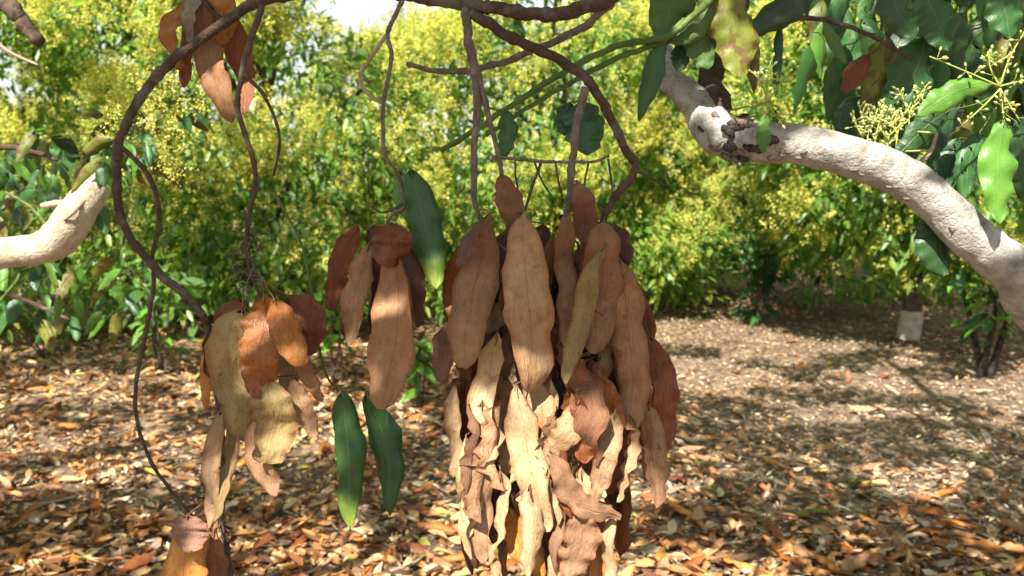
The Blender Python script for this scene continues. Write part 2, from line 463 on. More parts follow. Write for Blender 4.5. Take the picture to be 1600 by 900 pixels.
def build_litter():
    n = 56000
    y = 2.3 + (rng.random(n) ** 1.35) * 13.5
    x = (rng.random(n) * 2 - 1) * (1.6 + y * 0.72)
    g = ground_mix(x, y)
    keep = rng.random(n) > g * 0.88
    x, y, g = x[keep], y[keep], g[keep]
    n = len(x)
    ang = rng.random(n) * 2 * math.pi
    axis = np.stack([np.cos(ang), np.sin(ang), rng.normal(0, .22, n)], 1)
    nrm = np.stack([rng.normal(0, .38, n), rng.normal(0, .38, n), np.ones(n)], 1)
    L = rng.uniform(0.045, 0.135, n) * (1 - 0.45 * g)
    W = L * rng.uniform(0.26, 0.46, n)
    pos = np.stack([x, y, gz(x, y) + 0.006 + rng.random(n) * 0.028], 1) - unit(axis) * (L * .5)[:, None]
    pos[:, 2] = np.maximum(pos[:, 2], gz(pos[:, 0], pos[:, 1]) + 0.004)
    rnd = np.clip(rng.beta(2.2, 2.2, n) + 0.16 * (g - 0.4), 0, 0.95)
    rnd[rng.random(n) < 0.012] = 1.0
    V, T, r = mass_leaves(pos, axis, nrm, L, W, rng.normal(0.25, .5, n), rng.normal(0.12, .22, n), rnd, 1)
    o = tri_mesh('leaf_litter', V, T, M['litter'], None, np.array([0, 5.0, 0]), r, smooth=False)
    tag(o, 'carpet of small dry rust brown leaves over the orchard floor', 'leaf litter', kind='stuff')
    n = 105000
    y = 2.3 + (rng.random(n) ** 1.5) * 10.0
    x = (rng.random(n) * 2 - 1) * (1.6 + y * 0.72)
    g = ground_mix(x, y)
    keep = rng.random(n) < 0.3 + g * 0.7
    x, y = x[keep], y[keep]
    n = len(x)
    ang = rng.random(n) * math.pi * 2
    axis = np.stack([np.cos(ang), np.sin(ang), rng.normal(0, .2, n)], 1)
    nrm = np.stack([rng.normal(0, .5, n), rng.normal(0, .5, n), np.ones(n)], 1)
    L = rng.uniform(0.015, 0.06, n); W = rng.uniform(0.004, 0.016, n)
    pos = np.stack([x, y, gz(x, y) + 0.004 + rng.random(n) * 0.03], 1)
    V, T, r = mass_leaves(pos, axis, nrm, L, W, rng.normal(0.2, .4, n), rng.normal(0.1, .2, n), rng.beta(2, 2, n), 0)
    o = tri_mesh('straw_mulch', V, T, M['straw'], None, np.array([0, 5.0, 0]), r, smooth=False)
    tag(o, 'fine grey beige straw and leaf crumbs between the fallen leaves', 'mulch', kind='stuff')
build_litter()

# ------------------------------------------------------------------ hero leaf
def prof_ell(t, blunt=0.0):
    a = np.clip(np.sin(math.pi * np.clip(t, 0, 1) ** 0.85), 0, 1) ** 0.62
    b = np.clip(t / 0.22, 0, 1) ** 0.75 * (1 - 0.55 * np.clip((t - 0.93) / 0.07, 0, 1) ** 2)
    return a * (1 - blunt) + b * blunt

def leaf_mesh_data(path3, w, yaw=0.0, twist=0.0, curl=0.8, ruffle=0.06, blunt=0.0, tipcurl=0.0, seed=0, nt=22, ns=10, fwd=None, fold=0.0, crumple=0.06, wave=0.0, edges=None):
    """blade along path3 (world points); w = width in metres; curl bends the blade across, positive = edges away from the viewer"""
    r = random.Random(seed)
    path = smoothpath(path3, 8)
    seg = np.r_[0, np.cumsum(np.linalg.norm(np.diff(path, axis=0), axis=1))]
    Ltot = seg[-1]
    t = np.linspace(0, 1, nt + 1)
    c = np.stack([np.interp(t * Ltot, seg, path[:, k]) for k in range(3)], 1)
    T = unit(np.gradient(c, axis=0))
    vw = FWD if fwd is None else fwd
    ph1, ph2, ph3 = r.random() * 6.28, r.random() * 6.28, r.random() * 6.28
    k1, k2 = r.uniform(1.4, 2.6), r.uniform(2.5, 4.5)
    s = np.linspace(-1, 1, ns + 1)
    V = []; U = []
    side0 = unit(np.cross(T, vw))
    N0 = unit(np.cross(T, side0))          # points roughly towards or away from viewer
    for i in range(nt + 1):
        a = yaw + twist * (t[i] - 0.4) + 0.12 * math.sin(k1 * 6.28 * t[i] + ph1)
        sd = side0[i] * math.cos(a) + N0[i] * math.sin(a)
        N = np.cross(T[i], sd)
        if N @ vw < 0 and abs(a) < 1.5: N = -N      # N away from the viewer
        ww = w * prof_ell(np.array(t[i]), blunt) * (1 + 0.07 * math.sin(k2 * 6.28 * t[i] + ph2))
        cu = curl * (0.75 + 0.4 * math.sin(3.1 * t[i] + ph3))
        cc = abs(cu) + 1e-3
        we = [ww * (1 + 0.22 * mnoise.noise((t[i] * 4.0, seed * 1.31, 3.0 + e * 9)) + 0.11 * mnoise.noise((t[i] * 15.0, seed * 0.77, e * 5.0))) for e in (0, 1)]
        comp = 1.12 if edges is None else 1.0 + 0.10 * (abs(edges[0]) + abs(edges[1]))
        bendv = N * (tipcurl * Ltot * max(0, t[i] - 0.55) ** 2 * 2.2 + wave * Ltot * (mnoise.noise((t[i] * 2.6, seed * 1.7, 11.0)) - mnoise.noise((0, seed * 1.7, 11.0))))
        for j in range(ns + 1):
            arc = we[0 if s[j] < 0 else 1] * 0.5 * comp
            ce = cu * 1.5 if edges is None else edges[0 if s[j] < 0 else 1] * (0.55 + 0.6 * math.sin(2.6 * t[i] + (ph1 if s[j] < 0 else ph2)) ** 2)
            us = np.linspace(0, abs(s[j]), 7)
            ang = ce * us ** 2.2
            lx = float(np.mean(np.cos(ang))) * abs(s[j]); lz = float(np.mean(np.sin(ang))) * abs(s[j])
            off = sd * (math.copysign(lx, s[j]) * arc) + N * (lz * arc)
            off = off + N * (fold * abs(s[j]) * arc)
            asym = ph1 if s[j] < 0 else ph2
            off = off + N * (ruffle * w * abs(s[j]) ** 1.6 * math.sin(k2 * 6.28 * t[i] * 1.3 + asym + s[j]))
            off = off + N * (crumple * w * (0.8 * abs(mnoise.noise((t[i] * 2.4, s[j] * 2.2, seed * 0.913))) + 0.9 * abs(mnoise.noise((t[i] * 6 + s[j] * 1.5, s[j] * 4.2, seed * 0.37))) + 0.6 * mnoise.noise((t[i] * 5, s[j] * 1.3, seed * 0.2))))
            off = off + sd * (crumple * 0.5 * w * mnoise.noise((t[i] * 3.1 + 7, seed * 0.611, s[j])))
            V.append(c[i] + off + bendv)
            U.append((0.5 + 0.5 * s[j], t[i]))
    return np.array(V), np.array(U), nt, ns, c

def hero_leaf(name, parent, path3, w, front, back, attach=None, stem_r=0.0011, stem_mat=None, label=None, **kw):
    V, U, nt, ns, c = leaf_mesh_data(path3, w, **kw)
    W1 = ns + 1
    Fc = []; mi = []
    G = V.reshape(nt + 1, W1, 3)
    n = unit(np.cross(np.gradient(G, axis=0), np.gradient(G, axis=1)))
    vw = FWD if kw.get('fwd') is None else kw['fwd']
    if np.mean(n @ vw) > 0: n = -n              # n faces the viewer
    s = np.linspace(-1, 1, W1)
    off = (n * (0.0006 * (1 - s ** 2))[None, :, None]).reshape(-1, 3)
    Vf, Vb = V + off, V - off
    nv = len(V)
    for i in range(nt):
        for j in range(ns):
            a = i * W1 + j
            q = (a, a + 1, a + W1 + 1, a + W1)
            p = np.cross(Vf[q[1]] - Vf[q[0]], Vf[q[2]] - Vf[q[0]])
            qq = q if p @ n[i, j] > 0 else q[::-1]
            Fc.append(qq); mi.append(0)
            Fc.append(tuple(x + nv for x in (qq[0], qq[3], qq[2], qq[1]))); mi.append(1)
    VV = np.vstack([Vf, Vb]); UU = np.vstack([U, U])
    # midrib and petiole in one thin stem
    pts = []
    if attach is not None:
        a = np.asarray(attach, float); b = c[0]
        d = np.linalg.norm(a - b)
        pts = [a, a * 0.55 + b * 0.45 + np.array([0, 0, -0.12 * d * (1 if a[2] > b[2] else -1)]) * 0.5, b]
    else:
        pts = [c[0] - unit(c[1] - c[0]) * 0.012, c[0]]
    pth = smoothpath(pts, 4)
    pth = np.vstack([pth, c[1:3]])
    tv, tf = tube(pth, np.linspace(stem_r, stem_r * 0.75, len(pth)), 5)
    base = len(VV)
    VV = np.vstack([VV, tv]); UU = np.vstack([UU, np.tile([[0.5, 0.0]], (len(tv), 1))])
    for f in tf:
        Fc.append(tuple(x + base for x in f)); mi.append(2)
    o = mesh_obj(name, VV, Fc, [M[front], M[back], M[stem_mat or 'petiole']], parent, origin=pts[0], uv=UU, midx=mi)
    if label: o['label'] = label
    return o

# ------------------------------------------------------------------ fallen leaves, single
def build_fallen():
    kinds = [('red', 'orange', 'rust red fallen leaf lying on the litter', 70), ('pale', 'red', 'pale tan fallen leaf lying on the litter', 90),
             ('orange', 'red', 'orange brown fallen leaf lying on the litter', 80), ('greyish', 'greyish', 'bleached grey fallen leaf lying on the litter', 34),
             ('green_olive', 'olive', 'yellow green fallen leaf lying on the litter', 14)]
    meshes = {}
    for ki, (fm, bm, lab, cnt) in enumerate(kinds):
        for v in range(5):
            L = 0.13 + 0.015 * v
            path = [np.array([0, -L / 2, 0.004]), np.array([0.006 * (v - 2), 0, 0.012]), np.array([0, L / 2, 0.006])]
            V, U, nt, ns, c = leaf_mesh_data(path, L * (0.34 + 0.05 * (v % 3)), yaw=0, twist=0.5 * (v - 2) / 2, curl=0.6 + 0.25 * v, ruffle=0.07,
                                             seed=50 + v + 10 * ki, nt=9, ns=4, fwd=np.array([0, 0, 1.0 if v % 2 else -1.0]), tipcurl=0.25 * (v % 2))
            V[:, 2] -= V[:, 2].min() - 0.002
            Fc = [(i * 5 + j, i * 5 + j + 1, (i + 1) * 5 + j + 1, (i + 1) * 5 + j) for i in range(nt) for j in range(ns)]
            nv = len(V)
            tv, tf = tube(np.array([[0, -L / 2 - 0.025, V[2, 2] + 0.003], V[2] + [0, 0, 0.001], V[7] + [0, 0, 0.0005]]), [0.0012, 0.001, 0.0006], 4)
            me = bpy.data.meshes.new('fallen_leaf')
            me.from_pydata([tuple(p) for p in np.vstack([V, tv])], [], Fc + [tuple(x + nv for x in f) for f in tf])
            me.materials.append(M[fm]); me.materials.append(M['petiole'])
            me.polygons.foreach_set('use_smooth', np.ones(len(me.polygons), bool))
            me.polygons.foreach_set('material_index', np.r_[np.zeros(len(Fc), np.int32), np.ones(len(tf), np.int32)])
            ul = me.uv_layers.new(name='UVMap')
            li = np.zeros(len(me.loops), np.int32); me.loops.foreach_get('vertex_index', li)
            ul.data.foreach_set('uv', np.vstack([U, np.tile([[0.5, 0]], (len(tv), 1))]).astype(np.float32)[li].ravel())
            meshes[ki, v] = me
    seq = [k for k, kd in enumerate(kinds) for _ in range(kd[3])]
    random.shuffle(seq)
    i = 0
    while i < len(seq):
        py = 520 + 385 * random.random() ** 0.55
        px = random.uniform(-20, 1620)
        if 690 < px < 1010 and py < 860: continue
        ray = unit(P(px, py, 1.0) - CAM)
        p = CAM + ray * (-CAM[2] / ray[2])
        ki = seq[i]
        if px > 1000 and py < 760 and ki in (0, 2) and random.random() < 0.6: ki = random.choice((1, 3, 1))
        o = bpy.data.objects.new('fallen_leaf', meshes[ki, random.randrange(5)])
        C.objects.link(o)
        o.location = (p[0], p[1], float(gz(p[0], p[1])) + 0.010 + 0.014 * random.random())
        o.rotation_euler = (random.gauss(0, .22), random.gauss(0, .25), random.random() * 6.283)
        sc = random.uniform(0.6, 1.05)
        o.scale = (sc, sc, sc)
        tag(o, kinds[ki][2], 'leaf', 'single fallen leaves on the orchard floor')
        i += 1
    # pale sticks
    for k, (x0, y0, x1, y1, w) in enumerate([(405, 905, 470, 868, 7), (455, 905, 520, 872, 7), (1425, 736, 1480, 733, 4), (610, 905, 660, 880, 6), (40, 800, 120, 780, 6),
                                           (1160, 690, 1230, 700, 4), (1290, 600, 1350, 618, 4), (150, 690, 215, 672, 5), (1120, 860, 1190, 850, 5), (1480, 820, 1560, 838, 5)]):
        e = []
        for (a, b) in ((x0, y0), ((x0 + x1) / 2 + 3, (y0 + y1) / 2 + 3), (x1, y1)):
            ray = unit(P(a, b, 1.0) - CAM); q = CAM + ray * (-CAM[2] / ray[2])
            e.append([q[0], q[1], float(gz(q[0], q[1])) + 0.03])
        e = np.array(e)
        r = w / 2 / F * e[0][1]
        V, Fc = tube(smoothpath(e, 5), np.linspace(r, r * .6, 11), 6, 0.2, k)
        o = mesh_obj('fallen_twig', V, Fc, M['twig_pale'], None, origin=e[0])
        tag(o, 'thin bleached twig lying among the fallen leaves', 'twig', 'bleached twigs on the orchard floor')
build_fallen()

# ------------------------------------------------------------------ background trees
def make_tree(label, x, y, r, h, zb=0.15, seed=0, clumps=130, lod=1, flow=1.0, dens=1.0, trunk_mat='bark_tree', trunk_r=0.11, limbs=9, lsize=1.0, paint=False, hole=None):
    g = np.random.default_rng(seed)
    z0 = float(gz(x, y))
    org = np.array([x, y, z0])
    root = empty('avocado_tree', org, label=label, cat='tree', group='avocado trees in flower across the orchard')
    # trunk
    pts = np.array([[x, y, z0 - 0.08], [x + 0.03, y, z0 + 0.4], [x + g.normal(0, .1), y + g.normal(0, .1), z0 + h * .3], [x + g.normal(0, .2), y + g.normal(0, .2), z0 + h * .62]])
    pth = smoothpath(pts, 5)
    V, Fc = tube(pth, np.linspace(trunk_r * 1.15, trunk_r * .5, len(pth)), 9, .15, seed)
    tr = mesh_obj('trunk', V, Fc, M[trunk_mat], root, origin=org)
    if paint:
        pp = pth[1:5].copy()
        V, Fc = tube(pp, trunk_r * 1.22, 10, .08, seed, cap=False)
        po = mesh_obj('painted_band', V, Fc, M['white_paint'], tr, origin=pp[0]); po['label'] = 'white painted base of the trunk'
    # clumps on the crown's surface
    cz = z0 + (zb + h) / 2; rz = (h - zb) / 2
    nd = clumps * 4
    d = unit(g.normal(size=(nd, 3)))
    toc = unit(CAM - np.array([x, y, cz]))
    d = d[(d @ toc) > g.uniform(-0.75, 0.25, nd)][:clumps]
    n = len(d)
    shell = g.uniform(0.62, 1.0, n) ** 0.6
    bump = 1 + 0.10 * np.sin(d[:, 0] * 5 + seed) * np.sin(d[:, 2] * 6 + seed * 2) + g.normal(0, .05, n)
    e = 0.72
    dd = np.sign(d) * np.abs(d) ** np.array([1, 1, e])
    c = np.array([x, y, cz]) + dd * np.array([r, r, rz]) * (shell * bump)[:, None]
    c[:, 2] = np.maximum(c[:, 2], z0 + zb)
    if hole is not None:
        pxx, pyy, _ = proj(c)
        k = ~(((pxx - hole[0]) / hole[2]) ** 2 + ((pyy - hole[1]) / hole[3]) ** 2 < 1)
        c, d = c[k], d[k]; n = len(c)
    if lod and not paint:      # skirt of low hanging foliage on the side towards the open ground
        ns_ = 34
        th = np.arctan2(toc[1], toc[0]) + g.uniform(-1.25, 1.25, ns_)
        rs = r * g.uniform(.72, 1.0, ns_)
        cs = np.stack([x + np.cos(th) * rs, y + np.sin(th) * rs, z0 + g.uniform(.3, 1.0, ns_)], 1)
        c = np.vstack([c, cs]); d = np.vstack([d, np.stack([np.cos(th), np.sin(th), np.zeros(ns_)], 1)])
        n = len(c)
    rc = g.uniform(0.24, 0.46, n)
    # limbs
    for i in range(limbs):
        j = int(g.integers(0, n))
        s0 = pth[int(len(pth) * g.uniform(0.35, 0.95))]
        mid = s0 * .5 + c[j] * .5 + np.array([g.normal(0, .15), g.normal(0, .15), g.uniform(.05, .4)])
        lp = smoothpath([s0, mid, c[j]], 5)
        V, Fc = tube(lp, np.linspace(trunk_r * .5, 0.012, len(lp)), 7, .15, i)
        mesh_obj('limb', V, Fc, M[trunk_mat] if not paint else M['bark_tree'], root, origin=s0)
    # leaves
    nl = int(64 * dens)
    pos = np.repeat(c, nl, 0) + unit(g.normal(size=(n * nl, 3))) * (np.repeat(rc, nl) * g.uniform(.15, 1.0, n * nl) ** .5)[:, None]
    out = np.repeat(d, nl, 0)
    inn = int(n * nl * .22)
    q = unit(g.normal(size=(inn * 3, 3))); q = q[(q @ toc) > -.2][:inn]
    pin = np.array([x, y, cz]) + q * np.array([r, r, rz]) * g.uniform(.35, .8, len(q))[:, None]
    pos = np.vstack([pos, pin]); out = np.vstack([out, q])
    N = len(pos)
    pos[:, 2] = np.maximum(pos[:, 2], z0 + 0.16 + 0.1 * g.random(N))
    if hole is not None:
        pxx, pyy, _ = proj(pos)
        k = ~(((pxx - hole[0]) / hole[2]) ** 2 + ((pyy - hole[1]) / hole[3]) ** 2 < .55)
        pos, out = pos[k], out[k]; N = len(pos)
    ax = unit(out * .7 + np.array([0, 0, -.55]) + g.normal(0, .55, (N, 3)))
    nr = unit(np.array([0, 0, 1.0]) + out * .5 + g.normal(0, .45, (N, 3)))
    L = g.uniform(.09, .17, N) * lsize
    W = L * g.uniform(.30, .42, N)
    tone = g.uniform(.25, .7, n)
    if lod and not paint: tone[-34:] = g.uniform(.45, .85, 34)
    rc_r = np.repeat(tone, nl)
    rl = np.clip(np.r_[rc_r, np.full(N, .4)][:N] + g.normal(0, .17, N), 0, 1)
    V, T, rr = mass_leaves(pos, ax, nr, L, W, g.uniform(.1, .5, N), g.uniform(.0, .3, N), rl, lod)
    cr = tri_mesh('crown', V, T, M['foliage'], root, org, rr)
    cr['kind'] = 'stuff'
    # blossom panicles: stalk-less tufts of tiny flowers on the outside of every clump
    if flow > 0:
        rel = (c[:, 2] - z0) / h
        amt = np.clip((rel - 0.13) * 5.0, 0.0, 1.0) * g.uniform(.12, 1.0, n) ** .8 * flow
        npan = np.maximum(0, (amt * 52).astype(int))
        idx = np.repeat(np.arange(n), npan)
        m = len(idx)
        o_ = unit(d[idx] * .8 + np.array([0, 0, .45]) + toc * .35 + g.normal(0, .6, (m, 3)))
        base = c[idx] + o_ * (rc[idx] * g.uniform(.75, 1.1, m))[:, None]
        axp = unit(o_ + np.array([0, 0, .5]) + g.normal(0, .35, (m, 3)))
        nf = 32 if lod else 18
        tl = g.random((m, nf))
        plen = g.uniform(.09, .19, m)
        fp = base[:, None] + axp[:, None] * (tl * plen[:, None])[..., None] + unit(g.normal(size=(m, nf, 3))) * ((.012 + .058 * (1 - tl) ** .7) * g.random((m, nf)) ** .5)[..., None]
        fp = fp.reshape(-1, 3)
        fs = (.0105 if lod else .018) * g.uniform(.7, 1.4, len(fp))
        a = unit(g.normal(size=fp.shape)); b = unit(np.cross(a, g.normal(size=fp.shape)))
        a *= fs[:, None]; b *= fs[:, None]
        V = np.stack([fp + a, fp - a * .5 + b * .87, fp - a * .5 - b * .87], 1).reshape(-1, 3)
        T = np.arange(len(V)).reshape(-1, 3)
        rr = np.repeat(np.clip(np.repeat(g.uniform(.2, .75, m), nf) + g.normal(0, .15, m * nf), 0, 1), 3)
        bl = tri_mesh('blossom', V, T, M['blossom'], root, org, rr)
        bl['kind'] = 'stuff'; bl['label'] = 'yellow green flower panicles'
    return root

HOLE = (600, 0, 150, 72)
make_tree('flowering avocado tree behind the cream limb, its skirt of leaves in shade', -5.9, 9.2, 2.6, 4.9, .15, 11, 190, hole=HOLE)
make_tree('flowering avocado tree behind the left bundle of orange dry leaves', -2.9, 9.6, 2.3, 4.6, .15, 12, 200, hole=HOLE, flow=1.15)
make_tree('flowering avocado tree straight behind the big bundle of brown leaves', 0.4, 10.4, 2.2, 4.6, .25, 13, 190, hole=HOLE, flow=1.2)
make_tree('yellowest flowering avocado tree behind the arched twig and the pale limb', 3.4, 11.6, 2.4, 4.6, .35, 14, 180, flow=1.2)
make_tree('avocado tree with white painted trunk foot below the pale limb', 3.72, 7.9, 1.5, 3.7, .62, 15, 135, trunk_r=.085, flow=.5, paint=True, lsize=1.05)
make_tree('leafy avocado tree behind the tree with the white painted trunk', 7.2, 11.5, 2.6, 4.8, .2, 16, 150, flow=.8)
make_tree('far avocado tree in the gap left of the sky opening', -5.5, 15.5, 2.8, 5.2, .2, 17, 120, 0, hole=HOLE, lsize=1.2)
make_tree('far avocado tree below the sky opening', -1.2, 15.8, 2.6, 4.3, .2, 18, 120, 0, hole=HOLE, lsize=1.2)
make_tree('far avocado tree behind the gap of open sunny ground', 3.0, 17.5, 2.9, 5.4, .2, 19, 120, 0, lsize=1.2)
make_tree('far avocado tree showing over the pale limb', 7.6, 17.0, 3.0, 5.6, .2, 20, 110, 0, lsize=1.2)
make_tree('far avocado tree at the end of the row beyond the cream limb', -10.5, 14.5, 3.0, 5.2, .2, 21, 90, 0, lsize=1.2)

# ------------------------------------------------------------------ saplings with single leaves
LEAFPOOL = {}
def leaf_pool(front, n=6):
    if front in LEAFPOOL: return LEAFPOOL[front]
    out = []
    for v in range(n):
        L = 0.15
        path = [np.array([0, 0, 0]), np.array([0, L * .5, 0.006]), np.array([0.004 * (v - 2), L, -0.012])]
        V, U, nt, ns, c = leaf_mesh_data(path, L * (0.32 + 0.03 * (v % 3)), curl=.5 + .1 * v, ruffle=.06, seed=300 + v, nt=7, ns=4, fwd=np.array([0, 0, 1.0]), tipcurl=.15)
        Fc = [(i * 5 + j, i * 5 + j + 1, (i + 1) * 5 + j + 1, (i + 1) * 5 + j) for i in range(nt) for j in range(ns)]
        me = bpy.data.meshes.new('leaf')
        me.from_pydata([tuple(p) for p in V], [], Fc)
        me.materials.append(M[front])
        me.polygons.foreach_set('use_smooth', np.ones(len(me.polygons), bool))
        ul = me.uv_layers.new(name='UVMap')
        li = np.zeros(len(me.loops), np.int32); me.loops.foreach_get('vertex_index', li)
        ul.data.foreach_set('uv', U.astype(np.float32)[li].ravel())
        out.append(me)
    LEAFPOOL[front] = out
    return out

def pool_leaf(parent, pos, axis, nrm, scale, front, g):
    pool = leaf_pool(front)
    o = bpy.data.objects.new('leaf', pool[int(g.integers(0, len(pool)))])
    C.objects.link(o)
    o.parent = parent
    yv = unit(axis); xv = unit(np.cross(yv, nrm)); zv = np.cross(xv, yv)
    from mathutils import Matrix
    mt = Matrix(((xv[0], yv[0], zv[0]), (xv[1], yv[1], zv[1]), (xv[2], yv[2], zv[2])))
    o.location = pos - WORLD[parent.name]
    o.rotation_euler = mt.to_euler()
    o.scale = (scale,) * 3
    return o

def sapling(label, px, py, height, spread, nstem, nleaf, fronts, seed, lean=0.0, name='avocado_sapling', scale=1.0, zlow=.12, mat='bark_tree', sr=.009):
    g = np.random.default_rng(seed)
    ray = unit(P(px, py, 1.0) - CAM); b = CAM + ray * (-CAM[2] / ray[2])
    b[2] = float(gz(b[0], b[1]))
    root = empty(name, b, label=label, cat='sapling')
    for s in range(nstem):
        top = b + np.array([g.normal(lean, spread * .6), g.normal(0, spread * .5), height * g.uniform(.65, 1.0)])
        mid = b * .45 + top * .55 + np.array([g.normal(0, .05), g.normal(0, .05), .1])
        pth = smoothpath([b + np.array([g.normal(0, .02), g.normal(0, .02), -.03]), mid, top], 7)
        V, Fc = tube(pth, np.linspace(sr, .003, len(pth)), 6, .1, s)
        st = mesh_obj('stem', V, Fc, M[mat], root, origin=pth[0])
        k = nleaf // nstem
        for i in range(k):
            t = g.uniform(0.0, 1) ** .8
            p = pth[min(len(pth) - 1, int((zlow / height + (1 - zlow / height) * t) * (len(pth) - 1) + .5))]
            a = g.random() * 6.283
            sp = spread * .35 * g.random()
            ax = np.array([math.cos(a), math.sin(a), g.uniform(-1.0, .15)])
            q = p + unit(ax) * sp
            pool_leaf(st, q, ax, unit(np.array([0, 0, 1.0]) + .4 * unit(ax) + g.normal(0, .35, 3)), scale * g.uniform(.7, 1.2), fronts[int(g.integers(0, len(fronts)))], g)
    return root
sapling('bright green sapling at the litter edge behind the thin dark looping twig', 255, 592, .95, .5, 5, 110, ['green_bright', 'green_bright', 'green', 'green_under'], 31)
sapling('low dark leafed sapling under the cream limb', 70, 560, .8, .6, 5, 90, ['green', 'green_dark', 'green_under', 'green_bright'], 32)
sapling('small green sapling seen between the two small dry leaf bundles', 530, 600, .75, .32, 4, 60, ['green', 'green_bright', 'green_bright'], 33)
sapling('small bright sapling beside the largest bundle of brown leaves', 655, 640, .62, .22, 4, 56, ['green_bright', 'green_bright', 'green'], 34)
sapling('dark drooping sapling out on the sunny ground right of the big bundle', 1180, 505, 1.15, .42, 6, 150, ['green_dark', 'green', 'green_dark'], 35, scale=1.25)
sapling('slim sapling at the edge of the sunny open ground', 1072, 478, 1.2, .35, 3, 50, ['green', 'green_bright'], 36)
sapling('light green sapling between the dark sapling and the white painted trunk', 1262, 478, 1.0, .5, 4, 70, ['green_bright', 'green'], 37)
sapling('leafy sapling on a thin black stem below the end of the pale limb', 1535, 590, 1.0, .42, 3, 170, ['green', 'green_bright', 'green_dark'], 38, zlow=.26, scale=1.05, mat='bark_knot', sr=.03)

# ------------------------------------------------------------------ dead hanging branch
D0 = 0.97
def pxpath(pts, d):
    """pixel points (x, y[, depth offset]) to world points"""
    return np.array([P(p[0], p[1], d + (p[2] if len(p) > 2 else 0.0)) for p in pts])

TWIGPTS = []
def twig(name, parent, pts, w0, w1, d=D0, mat='bark_dark', sides=8, rough=.22, label=None, n=11, collect=None):
    pth = smoothpath(pxpath(pts, d), n)
    if w0 < 13.5 and d < 1.1:
        w0, w1 = w0 * .8, w1 * .8
    r = np.linspace(w0, w1, len(pth)) / 2 / F * d
    if len(pts) > 3:
        sd_ = len(TWIGPTS) * 3.1 + w0
        jit = np.array([[mnoise.noise((q[0] * 45 + sd_, q[1] * 45, q[2] * 45)), 0.5 * mnoise.noise((q[0] * 45, q[1] * 45 + sd_, q[2] * 45)), mnoise.noise((q[0] * 45, q[1] * 45, q[2] * 45 + sd_))] for q in pth])
        jit[0] = jit[-1] = 0
        pth = pth + jit * (r * .5)[:, None]
        run = np.r_[0, np.cumsum(np.linalg.norm(np.diff(pth, axis=0), axis=1))] + sd_
        r = r * (1 + .22 * np.clip(np.cos(run / .034 * 6.283), 0, 1) ** 6)
    V, Fc = tube(pth, r, sides, rough, len(TWIGPTS) * 1.7)
    o = mesh_obj(name, V, Fc, M[mat], parent, origin=pth[0])
    if label: o['label'] = label
    (TWIGPTS if collect is None else collect).append((o, pth))
    return o

def nearest(pt, pool, below=False, only=None):
    best = None
    for o, pth in pool:
        if only is not None and o not in only: continue
        dz = pth[:, 2] - pt[2]
        dist = np.linalg.norm(pth - pt, axis=1) + np.where(dz < 0, -dz * 1.2, 0)
        i = int(np.argmin(dist))
        if best is None or dist[i] < best[0]:
            best = (dist[i], pth[i], o)
    return best

dead = empty('dead_branch', P(960, -250, D0 + .12), label='dead arching branch with bundles of dry brown leaves hanging over the orchard floor', cat='branch')
main = twig('main_stem', dead, [(1010, -240, .12), (1005, -120, .06), (970, -20), (900, 17), (840, 22), (770, 12), (725, 8), (640, -6), (560, -14), (480, -14), (400, 5), (340, 42), (270, 95), (222, 150), (192, 205), (182, 250)], 23, 13.6, sides=10)
low = twig('stem', dead, [(182, 245), (183, 310), (203, 370), (240, 418), (290, 462), (325, 510, .01), (333, 570, .02), (343, 640, .02), (350, 720, .02), (345, 800, .02), (355, 860, .02), (368, 960, .02)], 14, 9)
loop = twig('twig', dead, [(188, 228), (235, 280, .01), (249, 340, .02), (238, 400, .03), (240, 440, .03), (228, 520, .02), (212, 600, .02), (215, 660, .02), (235, 720, .02), (270, 770, .02), (302, 808, .02)], 10, 6, label='long thin dark twig looping down')
tA = twig('twig', dead, [(412, 2), (388, 75), (378, 115), (372, 170), (388, 225), (400, 285), (386, 360), (392, 425), (410, 470)], 13, 7, label='dark twig carrying the bundle of orange dry leaves')
twig('twig', dead, [(378, 113), (413, 150), (436, 210), (428, 275)], 8, 5)
tT = twig('twig', dead, [(352, 35), (325, 10, .012), (305, -25, .02)], 9, 6, label='short twig carrying the red brown leaves at the bend')
tB = twig('twig', dead, [(632, -4), (606, 50), (612, 92), (600, 160), (600, 235), (622, 275), (632, 320), (612, 336), (600, 365)], 9, 6, mat='bark_grey', label='grey twig carrying the small bundle of brown leaves')
twig('twig', dead, [(604, 55), (576, 96), (562, 126), (582, 152), (606, 166)], 8, 7, mat='twig_pale')
twig('twig', dead, [(632, 318), (600, 332), (578, 322)], 5, 3)
tC = twig('twig', dead, [(727, 10), (735, 80), (746, 150), (741, 240), (742, 315), (760, 360)], 15, 7, mat='bark_grey', label='grey twig carrying part of the largest leaf bundle')
tC2 = twig('twig', dead, [(736, 70), (756, 150), (776, 232), (787, 285), (800, 330)], 12, 8, mat='bark_grey')
tF = twig('twig', dead, [(735, 18), (800, 60), (880, 97), (922, 132), (957, 190), (981, 240), (992, 265), (962, 308), (940, 350), (935, 400, .02), (940, 500, .03), (945, 600, .03)], 18, 8, label='curved dark twig carrying the right half of the largest leaf bundle')
twig('twig', dead, [(992, 265), (1040, 290)], 6, 3)
tG = twig('twig', dead, [(768, 245), (850, 252), (920, 253), (952, 244)], 7, 5, mat='bark_grey')
tH = twig('twig', dead, [(915, 138), (902, 190), (895, 240), (890, 312), (885, 345), (872, 450, .04), (868, 600, .04), (870, 760, .04)], 14, 7, mat='bark_grey', label='twig running down inside the largest leaf bundle')
tI = twig('twig', dead, [(845, 255), (820, 330, .03), (790, 450, .05), (770, 600, .05), (765, 740, .05)], 6, 6, label='inner twig hidden in the largest leaf bundle')
